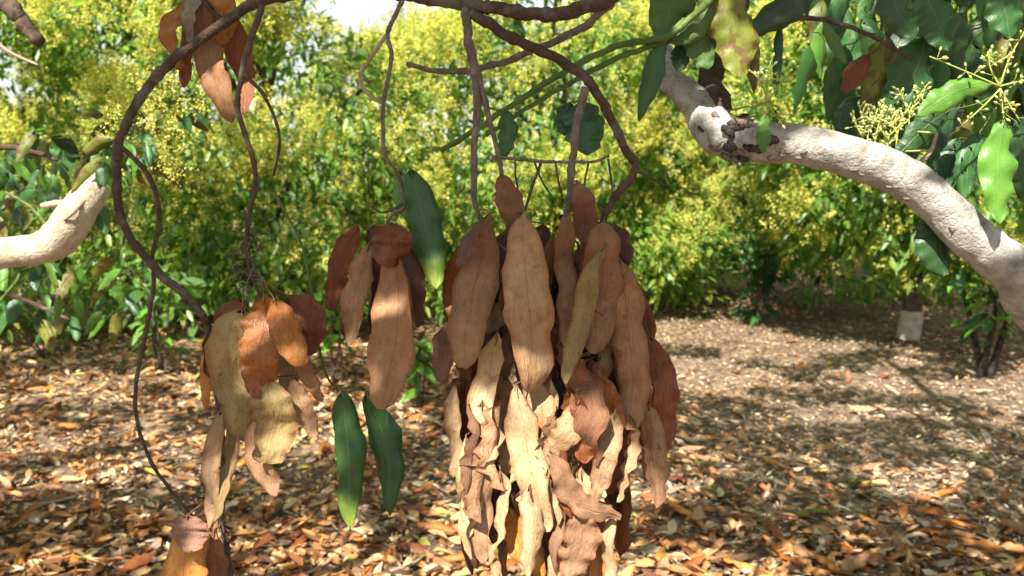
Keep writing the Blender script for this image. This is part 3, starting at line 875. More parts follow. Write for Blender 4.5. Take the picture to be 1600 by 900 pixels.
for a in ([(805, 250), (806, 280), (812, 305)], [(835, 253), (848, 285), (866, 312)], [(868, 253), (872, 280), (880, 315)], [(950, 248), (955, 280), (958, 312)], [(920, 253), (912, 290), (905, 320)]):
    twig('twiglet', dead, a, 5, 3, sides=6)
twig('twig', dead, [(958, 4, .1), (905, 45, .1), (840, 76, .1), (760, 105, .1), (690, 112, .1), (635, 100, .1)], 15, 8, mat='bark_grey')
twig('twig', dead, [(770, 105, .1), (800, 92, .1), (812, 80, .1)], 6, 3, mat='bark_grey')
# tangle of dead flower stalks above the orange bundle
gg = random.Random(3)
tang = []
for i in range(38):
    x0, y0 = 390 + gg.gauss(0, 5), gg.uniform(365, 450)
    a = gg.uniform(0, 6.28); l = gg.uniform(14, 48)
    b = a + gg.gauss(0, .9)
    x1, y1 = x0 + math.cos(a) * l * .5, y0 + math.sin(a) * l * .45
    tang.append(twig('twiglet', dead, [(x0, y0), (x1, y1, gg.uniform(-.02, .02)), (x1 + math.cos(b) * l * .6, y1 + math.sin(b) * l * .5 + 4, gg.uniform(-.03, .03))], gg.uniform(2, 5), 1.6, sides=5, n=3, mat=gg.choice(['bark_dark', 'bark_grey', 'bark_grey'])))
tGr = twig('twig', dead, [(428, 300, .03), (470, 380, .04), (490, 470, .03), (498, 540, .03), (512, 590, .02), (530, 606, .01), (552, 606, .01), (575, 612, .01)], 5, 4, mat='twig_green', label='thin green stem carrying two green leaves')
BTW = list(TWIGPTS)

def dead_leaf(pts, w, front, back, d=0.0, only=None, **kw):
    path = pxpath(pts, D0 + d)
    nb = nearest(path[0], BTW, only=only)
    dist, at, o = nb
    kw.setdefault('seed', int(pts[0][0] * 7 + pts[0][1]))
    rr_ = random.Random(kw['seed'])
    green = front.startswith('green')
    if not green:
        ee = lambda: rr_.choice([rr_.uniform(.05, .5), rr_.uniform(.2, .9), -rr_.uniform(.1, .6), -rr_.uniform(.8, 2.6)])
        kw.setdefault('edges', (ee(), ee()))
        kw.setdefault('wave', .16); kw.setdefault('crumple', .075)
        kw['blunt'] = max(kw.get('blunt', 0), rr_.uniform(.1, .45))
        kw['twist'] = kw.get('twist', 0) + rr_.uniform(-.8, .8)
        w *= .77
    return hero_leaf('leaf', o, path, w / F * (D0 + d), front, back, attach=at, **kw)

MAINTW = [tC, tC2, tF, tG, tH, tI]
# ---- the largest bundle
Ls = [
 ([(768, 332), (745, 420), (722, 575)], 78, 'pale', 'red', -.045, dict(curl=.9, twist=.3, ruffle=.05, blunt=.25)),
 ([(750, 345), (728, 380), (716, 418)], 44, 'mauve', 'red', -.05, dict(curl=.8, yaw=.7)),
 ([(818, 330), (820, 420), (838, 612)], 86, 'pale', 'red', -.06, dict(curl=1.0, twist=-.25, blunt=.75, tipcurl=.12, ruffle=.04)),
 ([(783, 272), (794, 310), (808, 372)], 52, 'pink', 'red', -.03, dict(curl=.8)),
 ([(884, 330), (889, 420), (884, 545)], 42, 'pale', 'red', -.05, dict(curl=1.4, blunt=.3)),
 ([(948, 385), (915, 480), (886, 602)], 44, 'olive', 'pale', -.07, dict(curl=.8, yaw=.3)),
 ([(902, 282), (914, 340), (928, 410)], 50, 'pink', 'red', -.02, dict(curl=1.0)),
 ([(943, 345), (940, 440), (926, 552)], 84, 'pink', 'red', -.045, dict(curl=.9, twist=.4, ruffle=.09)),
 ([(955, 350), (972, 385), (975, 420)], 44, 'dark', 'red', -.02, dict(curl=.8)),
 ([(965, 400), (987, 520), (986, 672)], 68, 'pink', 'red', -.03, dict(curl=.7, twist=.9, blunt=.55, ruffle=.14, tipcurl=-.2)),
 ([(985, 430), (1003, 520), (1006, 610)], 44, 'red', 'pink', .02, dict(curl=.8, yaw=.3, ruffle=.12)),
 ([(1012, 525), (1034, 610), (1034, 705)], 52, 'red', 'orange', .0, dict(curl=.8, yaw=.2, ruffle=.14, blunt=.3)),
 ([(998, 590), (1015, 640), (1012, 700)], 40, 'orange', 'red', .02, dict(curl=.8, ruffle=.12)),
 ([(740, 362), (716, 430), (708, 500)], 48, 'red', 'pale', .0, dict(curl=.8, yaw=-.3)),
 ([(706, 500), (694, 545), (690, 598)], 46, 'mauve', 'red', .0, dict(curl=.5)),
 ([(850, 350), (848, 420), (852, 490)], 66, 'dark', 'dark', .03, dict(curl=.6)),
 ([(812, 345), (785, 430), (775, 540)], 60, 'dark', 'red', .02, dict(curl=.6)),
 ([(800, 470), (775, 500), (755, 520)], 40, 'pale', 'red', .0, dict(curl=.7)),
 ([(868, 430), (862, 490), (858, 560)], 40, 'pink', 'dark', .02, dict(curl=.7)),
 ([(905, 420), (905, 480), (900, 560)], 40, 'dark', 'red', .0, dict(curl=.7)),
 # lower half, sunlight partly put into the cream leaf colour
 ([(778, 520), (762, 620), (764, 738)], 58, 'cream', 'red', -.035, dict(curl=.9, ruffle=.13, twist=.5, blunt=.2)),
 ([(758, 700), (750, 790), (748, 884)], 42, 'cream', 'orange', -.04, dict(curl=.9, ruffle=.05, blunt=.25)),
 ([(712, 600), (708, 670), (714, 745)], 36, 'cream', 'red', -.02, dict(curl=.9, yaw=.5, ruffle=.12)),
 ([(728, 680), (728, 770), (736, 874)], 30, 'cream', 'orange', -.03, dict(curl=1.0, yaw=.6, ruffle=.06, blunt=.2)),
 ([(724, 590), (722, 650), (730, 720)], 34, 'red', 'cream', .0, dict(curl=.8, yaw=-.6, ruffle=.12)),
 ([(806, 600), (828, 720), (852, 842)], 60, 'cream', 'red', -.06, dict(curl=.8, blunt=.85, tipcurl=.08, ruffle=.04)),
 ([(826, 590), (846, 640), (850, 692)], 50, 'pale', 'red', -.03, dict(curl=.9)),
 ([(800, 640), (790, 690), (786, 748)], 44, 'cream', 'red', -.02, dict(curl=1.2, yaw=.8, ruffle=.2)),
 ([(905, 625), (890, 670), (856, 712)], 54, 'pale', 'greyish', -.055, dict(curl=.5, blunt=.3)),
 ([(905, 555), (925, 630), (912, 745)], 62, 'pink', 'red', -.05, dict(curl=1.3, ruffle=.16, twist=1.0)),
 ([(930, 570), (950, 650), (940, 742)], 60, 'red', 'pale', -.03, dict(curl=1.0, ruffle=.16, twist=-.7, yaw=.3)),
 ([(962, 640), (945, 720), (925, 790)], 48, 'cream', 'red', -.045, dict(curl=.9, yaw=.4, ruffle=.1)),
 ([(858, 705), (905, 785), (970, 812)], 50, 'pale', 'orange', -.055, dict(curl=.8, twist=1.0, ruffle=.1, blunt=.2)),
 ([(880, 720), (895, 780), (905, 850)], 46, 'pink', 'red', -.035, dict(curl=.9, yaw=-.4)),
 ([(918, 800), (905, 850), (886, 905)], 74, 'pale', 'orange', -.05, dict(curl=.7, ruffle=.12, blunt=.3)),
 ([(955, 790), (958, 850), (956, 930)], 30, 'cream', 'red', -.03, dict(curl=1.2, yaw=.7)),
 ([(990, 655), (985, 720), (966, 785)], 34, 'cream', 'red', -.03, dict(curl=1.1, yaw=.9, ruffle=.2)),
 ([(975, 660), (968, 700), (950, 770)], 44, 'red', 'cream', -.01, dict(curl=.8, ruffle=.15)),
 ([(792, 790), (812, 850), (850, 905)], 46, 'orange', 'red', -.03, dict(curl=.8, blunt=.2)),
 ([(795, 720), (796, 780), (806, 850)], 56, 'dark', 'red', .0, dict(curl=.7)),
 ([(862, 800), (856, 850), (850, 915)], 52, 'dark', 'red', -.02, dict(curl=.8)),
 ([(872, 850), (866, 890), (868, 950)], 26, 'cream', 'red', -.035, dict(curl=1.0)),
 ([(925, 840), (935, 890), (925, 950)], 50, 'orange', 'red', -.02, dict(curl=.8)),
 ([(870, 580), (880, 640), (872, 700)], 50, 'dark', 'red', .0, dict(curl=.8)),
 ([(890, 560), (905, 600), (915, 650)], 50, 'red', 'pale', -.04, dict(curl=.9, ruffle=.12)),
]
for pts, w, f, b, d, kw in Ls:
    dead_leaf(pts, w, f, b, d, only=MAINTW, **kw)
g2 = random.Random(12)
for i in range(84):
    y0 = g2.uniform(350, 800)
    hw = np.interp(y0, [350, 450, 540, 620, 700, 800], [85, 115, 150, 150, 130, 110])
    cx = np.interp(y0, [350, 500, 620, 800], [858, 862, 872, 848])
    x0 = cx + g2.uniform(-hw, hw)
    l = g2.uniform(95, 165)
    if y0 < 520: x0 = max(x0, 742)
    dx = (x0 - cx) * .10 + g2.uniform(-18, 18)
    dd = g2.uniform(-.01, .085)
    cols = ['pink', 'pale', 'red', 'red', 'pink', 'pale'] if dd < .012 else ['red', 'dark', 'dark', 'red', 'dark', 'dark']  # deeper leaves coloured darker to put shade into the gaps
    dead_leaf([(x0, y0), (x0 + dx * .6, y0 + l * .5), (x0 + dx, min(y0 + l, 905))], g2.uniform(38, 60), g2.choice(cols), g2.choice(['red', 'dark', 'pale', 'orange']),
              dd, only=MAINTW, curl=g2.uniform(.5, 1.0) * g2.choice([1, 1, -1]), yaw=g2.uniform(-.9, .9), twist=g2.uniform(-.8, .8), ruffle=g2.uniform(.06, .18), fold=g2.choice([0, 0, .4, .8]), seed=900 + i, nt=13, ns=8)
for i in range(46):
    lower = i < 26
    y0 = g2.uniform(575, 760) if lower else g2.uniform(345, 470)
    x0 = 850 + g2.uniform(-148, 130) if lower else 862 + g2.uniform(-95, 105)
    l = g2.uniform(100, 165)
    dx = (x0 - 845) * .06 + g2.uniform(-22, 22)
    dead_leaf([(x0, y0), (x0 + dx * .2 + g2.uniform(-8, 8), y0 + l * .5), (x0 + dx, min(y0 + l, 905))], g2.uniform(32, 52), g2.choice((['cream', 'cream', 'cream', 'pale', 'orange', 'red'] if x0 < 880 else ['red', 'pink', 'cream', 'orange', 'red', 'pale']) if lower else ['red', 'pale', 'pink', 'red', 'dark']),  # cream on lower leaves adds painted sunlight
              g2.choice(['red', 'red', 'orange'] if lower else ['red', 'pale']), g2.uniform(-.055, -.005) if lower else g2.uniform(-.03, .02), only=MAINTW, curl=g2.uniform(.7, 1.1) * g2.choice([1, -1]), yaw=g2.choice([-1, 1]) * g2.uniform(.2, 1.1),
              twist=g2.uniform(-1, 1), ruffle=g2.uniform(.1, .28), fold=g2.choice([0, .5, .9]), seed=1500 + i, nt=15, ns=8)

# ---- orange bundle on the left
for pts, w, f, b, d, kw in [
 ([(412, 462), (410, 540), (402, 622)], 92, 'orange', 'olive', -.04, dict(curl=1.0, ruffle=.1, fold=.2, blunt=.2)),
 ([(428, 466), (446, 515), (466, 575)], 58, 'orange', 'pale', -.045, dict(curl=.8, yaw=-.4)),
 ([(450, 462), (478, 500), (482, 556)], 62, 'red', 'pale', -.01, dict(curl=.7, yaw=-.3)),
 ([(455, 540), (478, 585), (506, 626)], 34, 'pink', 'olive', -.03, dict(curl=.8)),
 ([(385, 470), (350, 520), (335, 590)], 56, 'red', 'olive', .0, dict(curl=.8, yaw=.3)),
 ([(378, 480), (356, 570), (384, 690)], 86, 'olive', 'red', -.015, dict(curl=.7, twist=.3)),
 ([(418, 590), (428, 660), (414, 724)], 80, 'olive', 'orange', -.03, dict(curl=.8, blunt=.5)),
 ([(398, 650), (408, 720), (432, 774)], 48, 'pale', 'orange', -.015, dict(curl=.6)),
 ([(455, 590), (472, 635), (492, 684)], 40, 'pale', 'olive', -.02, dict(curl=.7)),
 ([(330, 520), (323, 570), (321, 640)], 26, 'orange', 'red', .0, dict(curl=.8)),
 ([(345, 640), (332, 730), (327, 826)], 34, 'cream', 'olive', -.02, dict(curl=.9, ruffle=.1, blunt=.3)),
 ([(366, 640), (364, 730), (344, 830)], 38, 'olive', 'cream', -.01, dict(curl=.8, ruffle=.12, yaw=.3)),
 ([(395, 560), (384, 610), (388, 660)], 44, 'red', 'olive', .01, dict(curl=.7)),
 ([(440, 520), (452, 570), (448, 630)], 44, 'olive', 'red', .01, dict(curl=.7)),
 ([(292, 806), (290, 832), (286, 862)], 80, 'mauve', 'orange', -.045, dict(curl=.8, blunt=.6)),
 ([(290, 806), (286, 870), (281, 960)], 82, 'orange', 'red', -.03, dict(curl=.8, blunt=.9)),
 ([(336, 828), (338, 870), (334, 940)], 48, 'pink', 'red', .0, dict(curl=1.0, ruffle=.15)),
]:
    dead_leaf(pts, w, f, b, d, **kw)
# ---- small bundle in the middle
for pts, w, f, b, d, kw in [
 ([(560, 352), (530, 415), (517, 486)], 44, 'red', 'orange', .0, dict(curl=.8, yaw=-.3)),
 ([(578, 378), (556, 450), (546, 540)], 46, 'pale', 'red', -.02, dict(curl=.9)),
 ([(612, 348), (612, 385), (608, 418)], 78, 'red', 'pink', -.05, dict(curl=.7, blunt=.3, fold=.2)),
 ([(614, 385), (622, 500), (597, 638)], 84, 'pink', 'red', -.035, dict(curl=.9, blunt=.25, twist=.3)),
 ([(636, 362), (648, 440), (652, 512)], 44, 'dark', 'red', -.01, dict(curl=.8)),
 ([(580, 352), (590, 390), (588, 440)], 40, 'dark', 'red', .0, dict(curl=.8)),
 ([(600, 420), (590, 470), (592, 540)], 42, 'dark', 'red', .01, dict(curl=.8)),
]:
    dead_leaf(pts, w, f, b, d, only=[tB], **kw)
# ---- red leaves at the bend of the branch
for pts, w, f, b, d, kw in [
 ([(305, -22), (274, 45), (264, 105)], 44, 'orange', 'red', .015, dict(curl=.8, yaw=.3, ruffle=.12)),
 ([(312, -15), (325, 80), (362, 190)], 60, 'pink', 'red', .02, dict(curl=.8, blunt=.1)),
 ([(322, -25), (362, 60), (383, 180)], 50, 'red', 'pink', .03, dict(curl=.8)),
 ([(300, 20), (292, 85), (286, 136)], 30, 'red', 'pink', .03, dict(curl=.8)),
 ([(308, -20), (300, 20), (296, 66)], 34, 'greyish', 'red', .01, dict(curl=.8)),
 ([(335, -30), (350, 20), (345, 70)], 44, 'orange', 'red', .015, dict(curl=.8)),
]:
    dead_leaf(pts, w, f, b, d, only=[tT], **kw)
# ---- the few green leaves still on it
for pts, w, f, b, d, tw, kw in [
 ([(534, 610), (545, 720), (546, 828)], 51, 'green_lit_tip', 'green', -.02, tGr, dict(curl=.7, stem_mat='twig_green')),
 ([(572, 614), (604, 700), (610, 806)], 50, 'green', 'green_under', .0, tGr, dict(curl=.7, stem_mat='twig_green')),
 ([(640, 262), (664, 350), (682, 452)], 58, 'green_lit_tip', 'green', -.02, tB, dict(curl=.8, stem_mat='twig_green')),
 ([(628, 268), (632, 310), (640, 350)], 34, 'green_under', 'green', .0, tB, dict(curl=.8, stem_mat='twig_green')),
 ([(905, 160), (915, 200), (918, 242)], 64, 'green_dark', 'green', .02, tH, dict(curl=.5, stem_mat='twig_green')),
 ([(890, 160), (884, 185), (882, 212)], 34, 'green_dark', 'green', .03, tH, dict(curl=.5, stem_mat='twig_green')),
 ([(792, 172), (793, 210), (788, 246)], 32, 'green', 'green', .03, tC2, dict(curl=.7, stem_mat='twig_green')),
]:
    dead_leaf(pts, w, f, b, d, only=[tw], **kw)

# ------------------------------------------------------------------ near tree with the pale limb
TR = np.array([1.75, 1.35, 0.0])
near = empty('avocado_tree', TR, label='near avocado tree with a thick pale limb and green leaves overhead', cat='tree')
NB = []
pth = smoothpath([TR + [0, 0, -.1], TR + [-.02, 0, .5], TR + [0, -.05, 1.3], TR + [.1, -.25, 2.3], TR + [-.2, -.6, 3.0]], 6)
V, Fc = tube(pth, np.linspace(.15, .09, len(pth)), 14, .12, 3)
mesh_obj('trunk', V, Fc, M['bark_pale'], near, origin=TR)
lp = np.vstack([[TR + [0, 0, .75]], pxpath([(1700, 540, .1), (1600, 437, .02), (1520, 372, 0), (1445, 300, 0), (1390, 266, 0), (1320, 243, 0), (1250, 226, .01), (1180, 222, .02), (1122, 205, .03), (1085, 158, .06), (1042, 116, .10), (1036, 66, .18), (1052, 0, .28), (1075, -160, .4)], 1.18)])
pl = smoothpath(lp, 14)
cw = np.array([86, 82, 76, 68, 64, 63, 63, 62, 64, 72, 52, 40, 34, 30, 26, 24], float)[:len(lp)]
rr = np.interp(np.linspace(0, 1, len(pl)), np.linspace(0, 1, len(cw)), cw) / 2 / F * 1.18
V, Fc = tube(pl, rr, 28, .10, 5)
limb = mesh_obj('limb', V, Fc, M['bark_pale'], near, origin=pl[0]); limb['label'] = 'thick pale grey limb'
NB.append((limb, pl[20:]))
def nb(name, pts, w0, w1, d=1.18, mat='bark_dark', label=None, sides=8, rough=.2, parent=near):
    return twig(name, parent, pts, w0, w1, d, mat, sides, rough, label, 11, NB)
# ragged bark around the old fork, and scars
gk = random.Random(4)
plx, ply, _ = proj(pl)
for i in range(40):
    tx, ty = (1142 + gk.gauss(0, 26), 215 + gk.gauss(0, 20)) if i < 28 else (gk.choice([1255, 1330, 1395, 1440, 1500, 1225]) + gk.gauss(0, 8), 0)
    j = int(np.argmin(np.abs(plx - tx) + (np.abs(ply - ty) if ty else 0) + np.where(np.arange(len(plx)) < 20, 999, 0)))
    Tt = unit(pl[min(j + 1, len(pl) - 1)] - pl[j - 1])
    tow = unit(CAM - pl[j]); tow = unit(tow - Tt * (tow @ Tt)); up_ = np.cross(Tt, tow)
    if up_[2] < 0: up_ = -up_
    th = gk.uniform(-1.15, 1.15) if i < 28 else gk.uniform(-.9, -.2)
    dv = tow * math.cos(th) + up_ * math.sin(th)
    L_ = gk.uniform(.010, .026) if i < 28 else gk.uniform(.006, .013)
    wv = unit(Tt + gk.uniform(-.6, .6) * np.cross(dv, Tt))
    cc_ = pl[j] + dv * rr[j] * gk.uniform(.95, 1.02)
    fp = np.array([cc_ - wv * L_ * .5 - dv * .004, cc_ - wv * L_ * .2, cc_ + wv * L_ * .25 + dv * .001, cc_ + wv * L_ * .5 - dv * .004])
    r_ = L_ * gk.uniform(.16, .34)
    V, Fc = tube(smoothpath(fp, 3), np.array([.2, .6, .85, 1, 1.05, 1, .9, .8, .6, .25]) * r_, 8, .6, i * 2.3)
    mesh_obj('bark_flake', V, Fc, M[gk.choice(['bark_knot', 'bark_knot', 'bark_pale', 'bark_grey'])] if i < 28 else M['bark_grey'], limb, origin=cc_)
nb('branch', [(1128, 175, .03), (1112, 120, .08), (1128, 70, .10), (1152, 20, .12), (1160, -60, .15), (1170, -260, .2)], 40, 30, label='dark upright branch rising from the limb')
nb('twig', [(1155, 52, .1), (1200, 38), (1240, 28), (1300, 34), (1370, 60), (1425, 92)], 9, 6)
sh1 = nb('shoot', [(1158, -40, .12), (1110, 0), (1075, 30), (1040, 58), (960, 74), (880, 114), (800, 164), (740, 205), (688, 236)], 12, 8, d=1.12, mat='twig_green', label='long arching green shoot')
nb('shoot', [(1070, 30, .01), (1030, 66, .01), (960, 92, .01), (890, 130, .01), (820, 172, .01), (760, 212, .01)], 11, 6, d=1.12, mat='twig_green', label='second green shoot below the first')
nb('shoot', [(1480, 318, .02), (1520, 260, .06), (1560, 190, .04), (1562, 135, 0), (1585, 60, 0), (1610, -60, .05)], 12, 8, mat='twig_green')
nb('shoot', [(1160, -50, .12), (1260, -60, .06), (1380, -50, .03), (1470, -30), (1540, -40), (1640, -80)], 20, 14, mat='bark_dark')
nb('shoot', [(1380, -50, .3), (1380, 40, .35), (1360, 130, .4), (1340, 200, .4)], 14, 8, mat='twig_green')
nb('shoot', [(1470, -30, .3), (1470, 60, .32), (1480, 160, .35), (1490, 260, .35)], 14, 8, mat='twig_green')
nb('shoot', [(1610, -60, .35), (1600, 80, .4), (1590, 180, .4), (1570, 300, .4)], 14, 8, mat='twig_green')
nb('shoot', [(1300, -60, .5), (1310, 30, .55), (1300, 110, .6), (1290, 170, .6)], 12, 6, mat='twig_green')
# bleached stub
nb('stub', [(1440, 252, .0), (1455, 235, -.01), (1464, 208, -.01)], 9, 5, mat='twig_pale')
NL = [
 ([(1078, -35), (1048, 15), (1040, 70)], 78, 'green_under', 'green', 0, dict(curl=.6)),
 ([(1112, 5), (1085, 45), (1044, 66)], 44, 'green_under', 'green', -.02, dict(curl=.8)),
 ([(1082, 40), (1095, 72), (1108, 108)], 52, 'green_under', 'green', 0, dict(curl=.6)),
 ([(1130, -20), (1150, 50), (1158, 122)], 86, 'green_olive', 'green_olive', -.02, dict(curl=.6)),
 ([(1036, 58), (1020, 120), (998, 190)], 38, 'green', 'green_under', -.02, dict(curl=1.0)),
 ([(1062, 66), (1064, 88), (1058, 112)], 32, 'green_dark', 'green', .03, dict(curl=.6)),
 ([(1275, -25), (1218, 20), (1165, 54)], 54, 'green_dark', 'green_olive', 0, dict(curl=.6)),
 ([(1220, 30), (1216, 90), (1212, 152)], 18, 'green_dark', 'green', .05, dict(curl=.8)),
 ([(1178, 50), (1176, 95), (1180, 145)], 24, 'green_olive', 'green', .02, dict(curl=.8)),
 ([(1390, -25), (1402, 15), (1432, 60)], 60, 'green', 'green_under', 0, dict(curl=.6)),
 ([(1440, -15), (1465, 30), (1482, 80)], 74, 'green', 'green', .03, dict(curl=.6)),
 ([(1510, 20), (1490, 60), (1455, 100)], 60, 'green', 'green', .06, dict(curl=.6)),
 ([(1288, 34), (1304, 65), (1322, 100)], 24, 'green_under', 'green', .0, dict(curl=.6)),
 ([(1378, 60), (1374, 115), (1352, 172)], 56, 'green_olive', 'green_dark', .08, dict(curl=.6)),
 ([(1360, 85), (1340, 112), (1316, 146)], 38, 'red', 'dark', .06, dict(curl=.8)),
 ([(1448, 55), (1425, 130), (1388, 206)], 78, 'green', 'green_under', .06, dict(curl=.6)),
 ([(1548, 132), (1495, 142), (1432, 182)], 46, 'green_bright', 'green', -.03, dict(curl=.7)),
 ([(1570, 185), (1560, 260), (1562, 350)], 60, 'green_bright', 'green', -.03, dict(curl=.8, ruffle=.1)),
 ([(1560, -25), (1572, 20), (1580, 62)], 62, 'green', 'green_bright', -.02, dict(curl=.8)),
 ([(1484, 172), (1445, 200), (1398, 250)], 50, 'green', 'green_dark', .04, dict(curl=.6)),
 ([(1532, 205), (1515, 255), (1508, 312)], 50, 'green', 'green_under', .03, dict(curl=.7)),
 ([(1588, 190), (1604, 250), (1606, 320)], 56, 'green', 'green', .03, dict(curl=.7)),
 ([(1500, 215), (1484, 255), (1478, 300)], 42, 'green_dark', 'green', .06, dict(curl=.7)),
 ([(1462, 335), (1462, 380), (1475, 432)], 72, 'green_dark', 'green_olive', .05, dict(curl=.5)),
 ([(1196, 178), (1194, 208), (1192, 240)], 26, 'green_bright', 'green', -.06, dict(curl=.7)),
 ([(1320, 70), (1310, 130), (1295, 190)], 46, 'green', 'green', .12, dict(curl=.7)),
 ([(1345, 150), (1322, 190), (1318, 232)], 44, 'green_dark', 'green', .1, dict(curl=.7)),
]
def near_leaf(pts, w, f, b, d, kw):
    path = pxpath(pts, 1.15 + d)
    dist, at, o = nearest(path[0], NB)
    kw.setdefault('seed', int(pts[0][0] * 5 + pts[0][1]))
    kw.setdefault('stem_mat', 'twig_green')
    return hero_leaf('leaf', o, path, w * .84 / F * (1.15 + d), f, b, attach=at, **kw)
for pts, w, f, b, d, kw in NL:
    near_leaf(pts, w, f, b, d, kw)
g3 = random.Random(5)
for i in range(120):
    x0 = g3.uniform(1275, 1660); y0 = g3.uniform(-110, 235)
    if x0 < 1390 and y0 > 140: continue
    l = g3.uniform(90, 150) * .8
    dx = g3.uniform(-60, 50)
    near_leaf([(x0, y0), (x0 + dx * .6, y0 + l * .45), (x0 + dx, y0 + l)], g3.uniform(28, 46), g3.choice(['green_dark', 'green', 'green', 'green_olive', 'green_bright', 'green']), 'green',
              g3.uniform(.14, .75), dict(curl=g3.uniform(.4, 1.0), yaw=g3.uniform(-.8, .8), twist=g3.uniform(-.4, .4), seed=2000 + i, nt=9, ns=4))
# flower panicles on the near tree
def panicle(arms, d, seed, nbud=9, parent_pt=None):
    g = np.random.default_rng(seed)
    VV = []; FF = []; mi = []; off = 0
    def add(V, Fc, m):
        nonlocal off
        VV.append(V); FF.extend([tuple(x + off for x in f) for f in Fc]); mi.extend([m] * len(Fc)); off += len(V)
    org = None
    for arm in arms:
        p = smoothpath(pxpath(arm, d), 5)
        if org is None: org = p[0]
        V, Fc = tube(p, np.linspace(.0014, .0008, len(p)), 5); add(V, Fc, 0)
        for k in range(nbud):
            t = g.uniform(.3, 1)
            b = p[int(t * (len(p) - 1))]
            dv = unit(g.normal(size=3) + np.array([0, 0, .4]))
            l = g.uniform(.005, .012)
            V, Fc = tube(np.array([b, b + dv * l]), [.0005, .0005], 4); add(V, Fc, 0)
            e = b + dv * l
            V, Fc = tube(np.array([e, e + dv * .002, e + dv * .0045, e + dv * .0065]), [.0008, .0017, .0016, .0005], 6); add(V, Fc, 1)
    V = np.vstack(VV)
    dist, at, o = nearest(org, NB)
    V2, F2 = tube(np.array([at, org]), [.0016, .0014], 5)
    FF.extend([tuple(x + off for x in f) for f in F2]); mi.extend([0] * len(F2)); V = np.vstack([V, V2])
    po = mesh_obj('flower_panicle', V, FF, [M['twig_panicle'], M['bud']], o, origin=org, midx=mi)
    po['label'] = 'pale yellow green flower panicle'
def plain(name, c, rough, trans, tc):
    m = NT(name)
    nz = m.noise(m.coord('Object'), 90, 2)
    return m.finish(m.mix(nz, tuple(x * .75 for x in c), tuple(min(1, x * 1.2) for x in c)), rough, .3, None, trans, tc)
M['twig_panicle'] = plain('panicle_stalk', (0.36, 0.40, 0.10), .6, .2, (0.4, 0.45, 0.1))
M['bud'] = plain('flower_bud', (0.50, 0.52, 0.20), .65, .3, (0.5, 0.5, 0.15))
panicle([[(1562, 135), (1510, 112), (1452, 88)], [(1562, 135), (1548, 108), (1545, 90)], [(1562, 135), (1578, 90), (1604, 44)], [(1562, 140), (1530, 172), (1484, 212)],
         [(1562, 135), (1590, 128), (1622, 124)], [(1562, 138), (1575, 160), (1594, 190)], [(1562, 138), (1566, 165), (1568, 186)], [(1585, 80), (1560, 95), (1540, 86)]], 1.12, 41)
for k, (x, y) in enumerate([(1345, 235), (1365, 240), (1385, 242), (1400, 232), (1355, 225), (1420, 200)]):
    panicle([[(x, y + 5), (x + 4, y - 30), (x + 12 + 4 * k, y - 72)], [(x + 3, y - 20), (x - 8, y - 42), (x - 12, y - 60)], [(x + 4, y - 30), (x + 20, y - 46), (x + 26, y - 66)]], 1.2, 50 + k, 10)
panicle([[(1200, 160), (1190, 130), (1175, 112)], [(1200, 160), (1215, 135), (1230, 118)], [(1200, 160), (1188, 165), (1172, 168)], [(1200, 160), (1210, 178), (1222, 192)], [(1198, 150), (1200, 120), (1204, 96)]], 1.14, 60, 10)

# ------------------------------------------------------------------ unseen crown added over the near tree, gaps shaped to shade and dapple
LITFG = [(835, 628, 46, 24), (755, 700, 62, 80), (740, 830, 70, 100), (830, 780, 60, 100), (905, 700, 50, 60), (920, 780, 90, 80), (900, 880, 90, 60), (985, 720, 30, 40), (990, 700, 30, 30),
         (415, 530, 50, 45), (455, 545, 30, 45), (450, 670, 80, 40), (345, 770, 45, 90), (420, 760, 40, 50), (545, 475, 30, 24), (620, 465, 30, 16), (517, 490, 14, 30),
         (545, 815, 40, 50), (205, 190, 25, 40), (288, 880, 40, 30), (680, 425, 20, 40), (300, 30, 26, 50), (345, 140, 30, 30),
         ]
LITLIMB = [(1210, 215, 60, 40), (1290, 235, 70, 45), (1370, 265, 65, 45), (1440, 315, 60, 50), (1490, 360, 40, 40), (1500, 150, 80, 45), (1562, 270, 45, 90), (1570, 100, 60, 60), (1390, 190, 50, 50),
         (1195, 150, 50, 70), (1420, 30, 30, 30), (1575, 40, 40, 30), (1165, 70, 20, 60), (1440, 90, 40, 40), (1400, 30, 60, 50), (1480, 60, 50, 50), (1340, 110, 50, 50), (1075, 40, 40, 50)]
LITFAR = [(90, 340, 190, 130), (0, 380, 90, 60)]
def project_plane(p, d):
    q = p - CAM
    k = (q @ FWD - d) / (SUN @ FWD)
    return proj(p - SUN * k[..., None])
def in_ell(px, py, es):
    r = np.zeros(px.shape, bool)
    for (a, b, c, e) in es:
        r |= ((px - a) / c) ** 2 + ((py - b) / e) ** 2 < 1
    return r
def shade_noise(x, y):
    v = np.zeros(x.shape)
    for (fx, fy, ph, am) in [(2.1, 1.3, .3, 1), (-1.7, 2.6, 1.9, .9), (3.9, 3.2, 4.0, .9), (-4.6, 4.4, 2.2, .9), (7.1, 6.3, 1.0, .5), (-8.3, 7.1, .2, .4), (.8, 1.1, 2.0, .5)]:
        v += am * np.sin(fx * x + fy * y + ph)
    return v
GLIT = [(1230, 520, 260, 30), (1110, 765, 110, 24), (260, 615, 200, 26), (640, 860, 150, 30), (60, 690, 110, 22), (1220, 590, 130, 16), (500, 690, 110, 22), (1430, 870, 200, 18), (230, 745, 120, 15), (60, 880, 130, 14), (1450, 600, 120, 12), (1500, 535, 90, 14)]
GDARK = [(1400, 690, 300, 36), (1150, 690, 120, 24), (120, 810, 200, 28), (1050, 830, 120, 24), (640, 720, 90, 40), (130, 655, 90, 12), (420, 790, 110, 20), (1280, 800, 200, 16), (1330, 620, 120, 10), (100, 570, 110, 14), (1180, 640, 100, 10)]
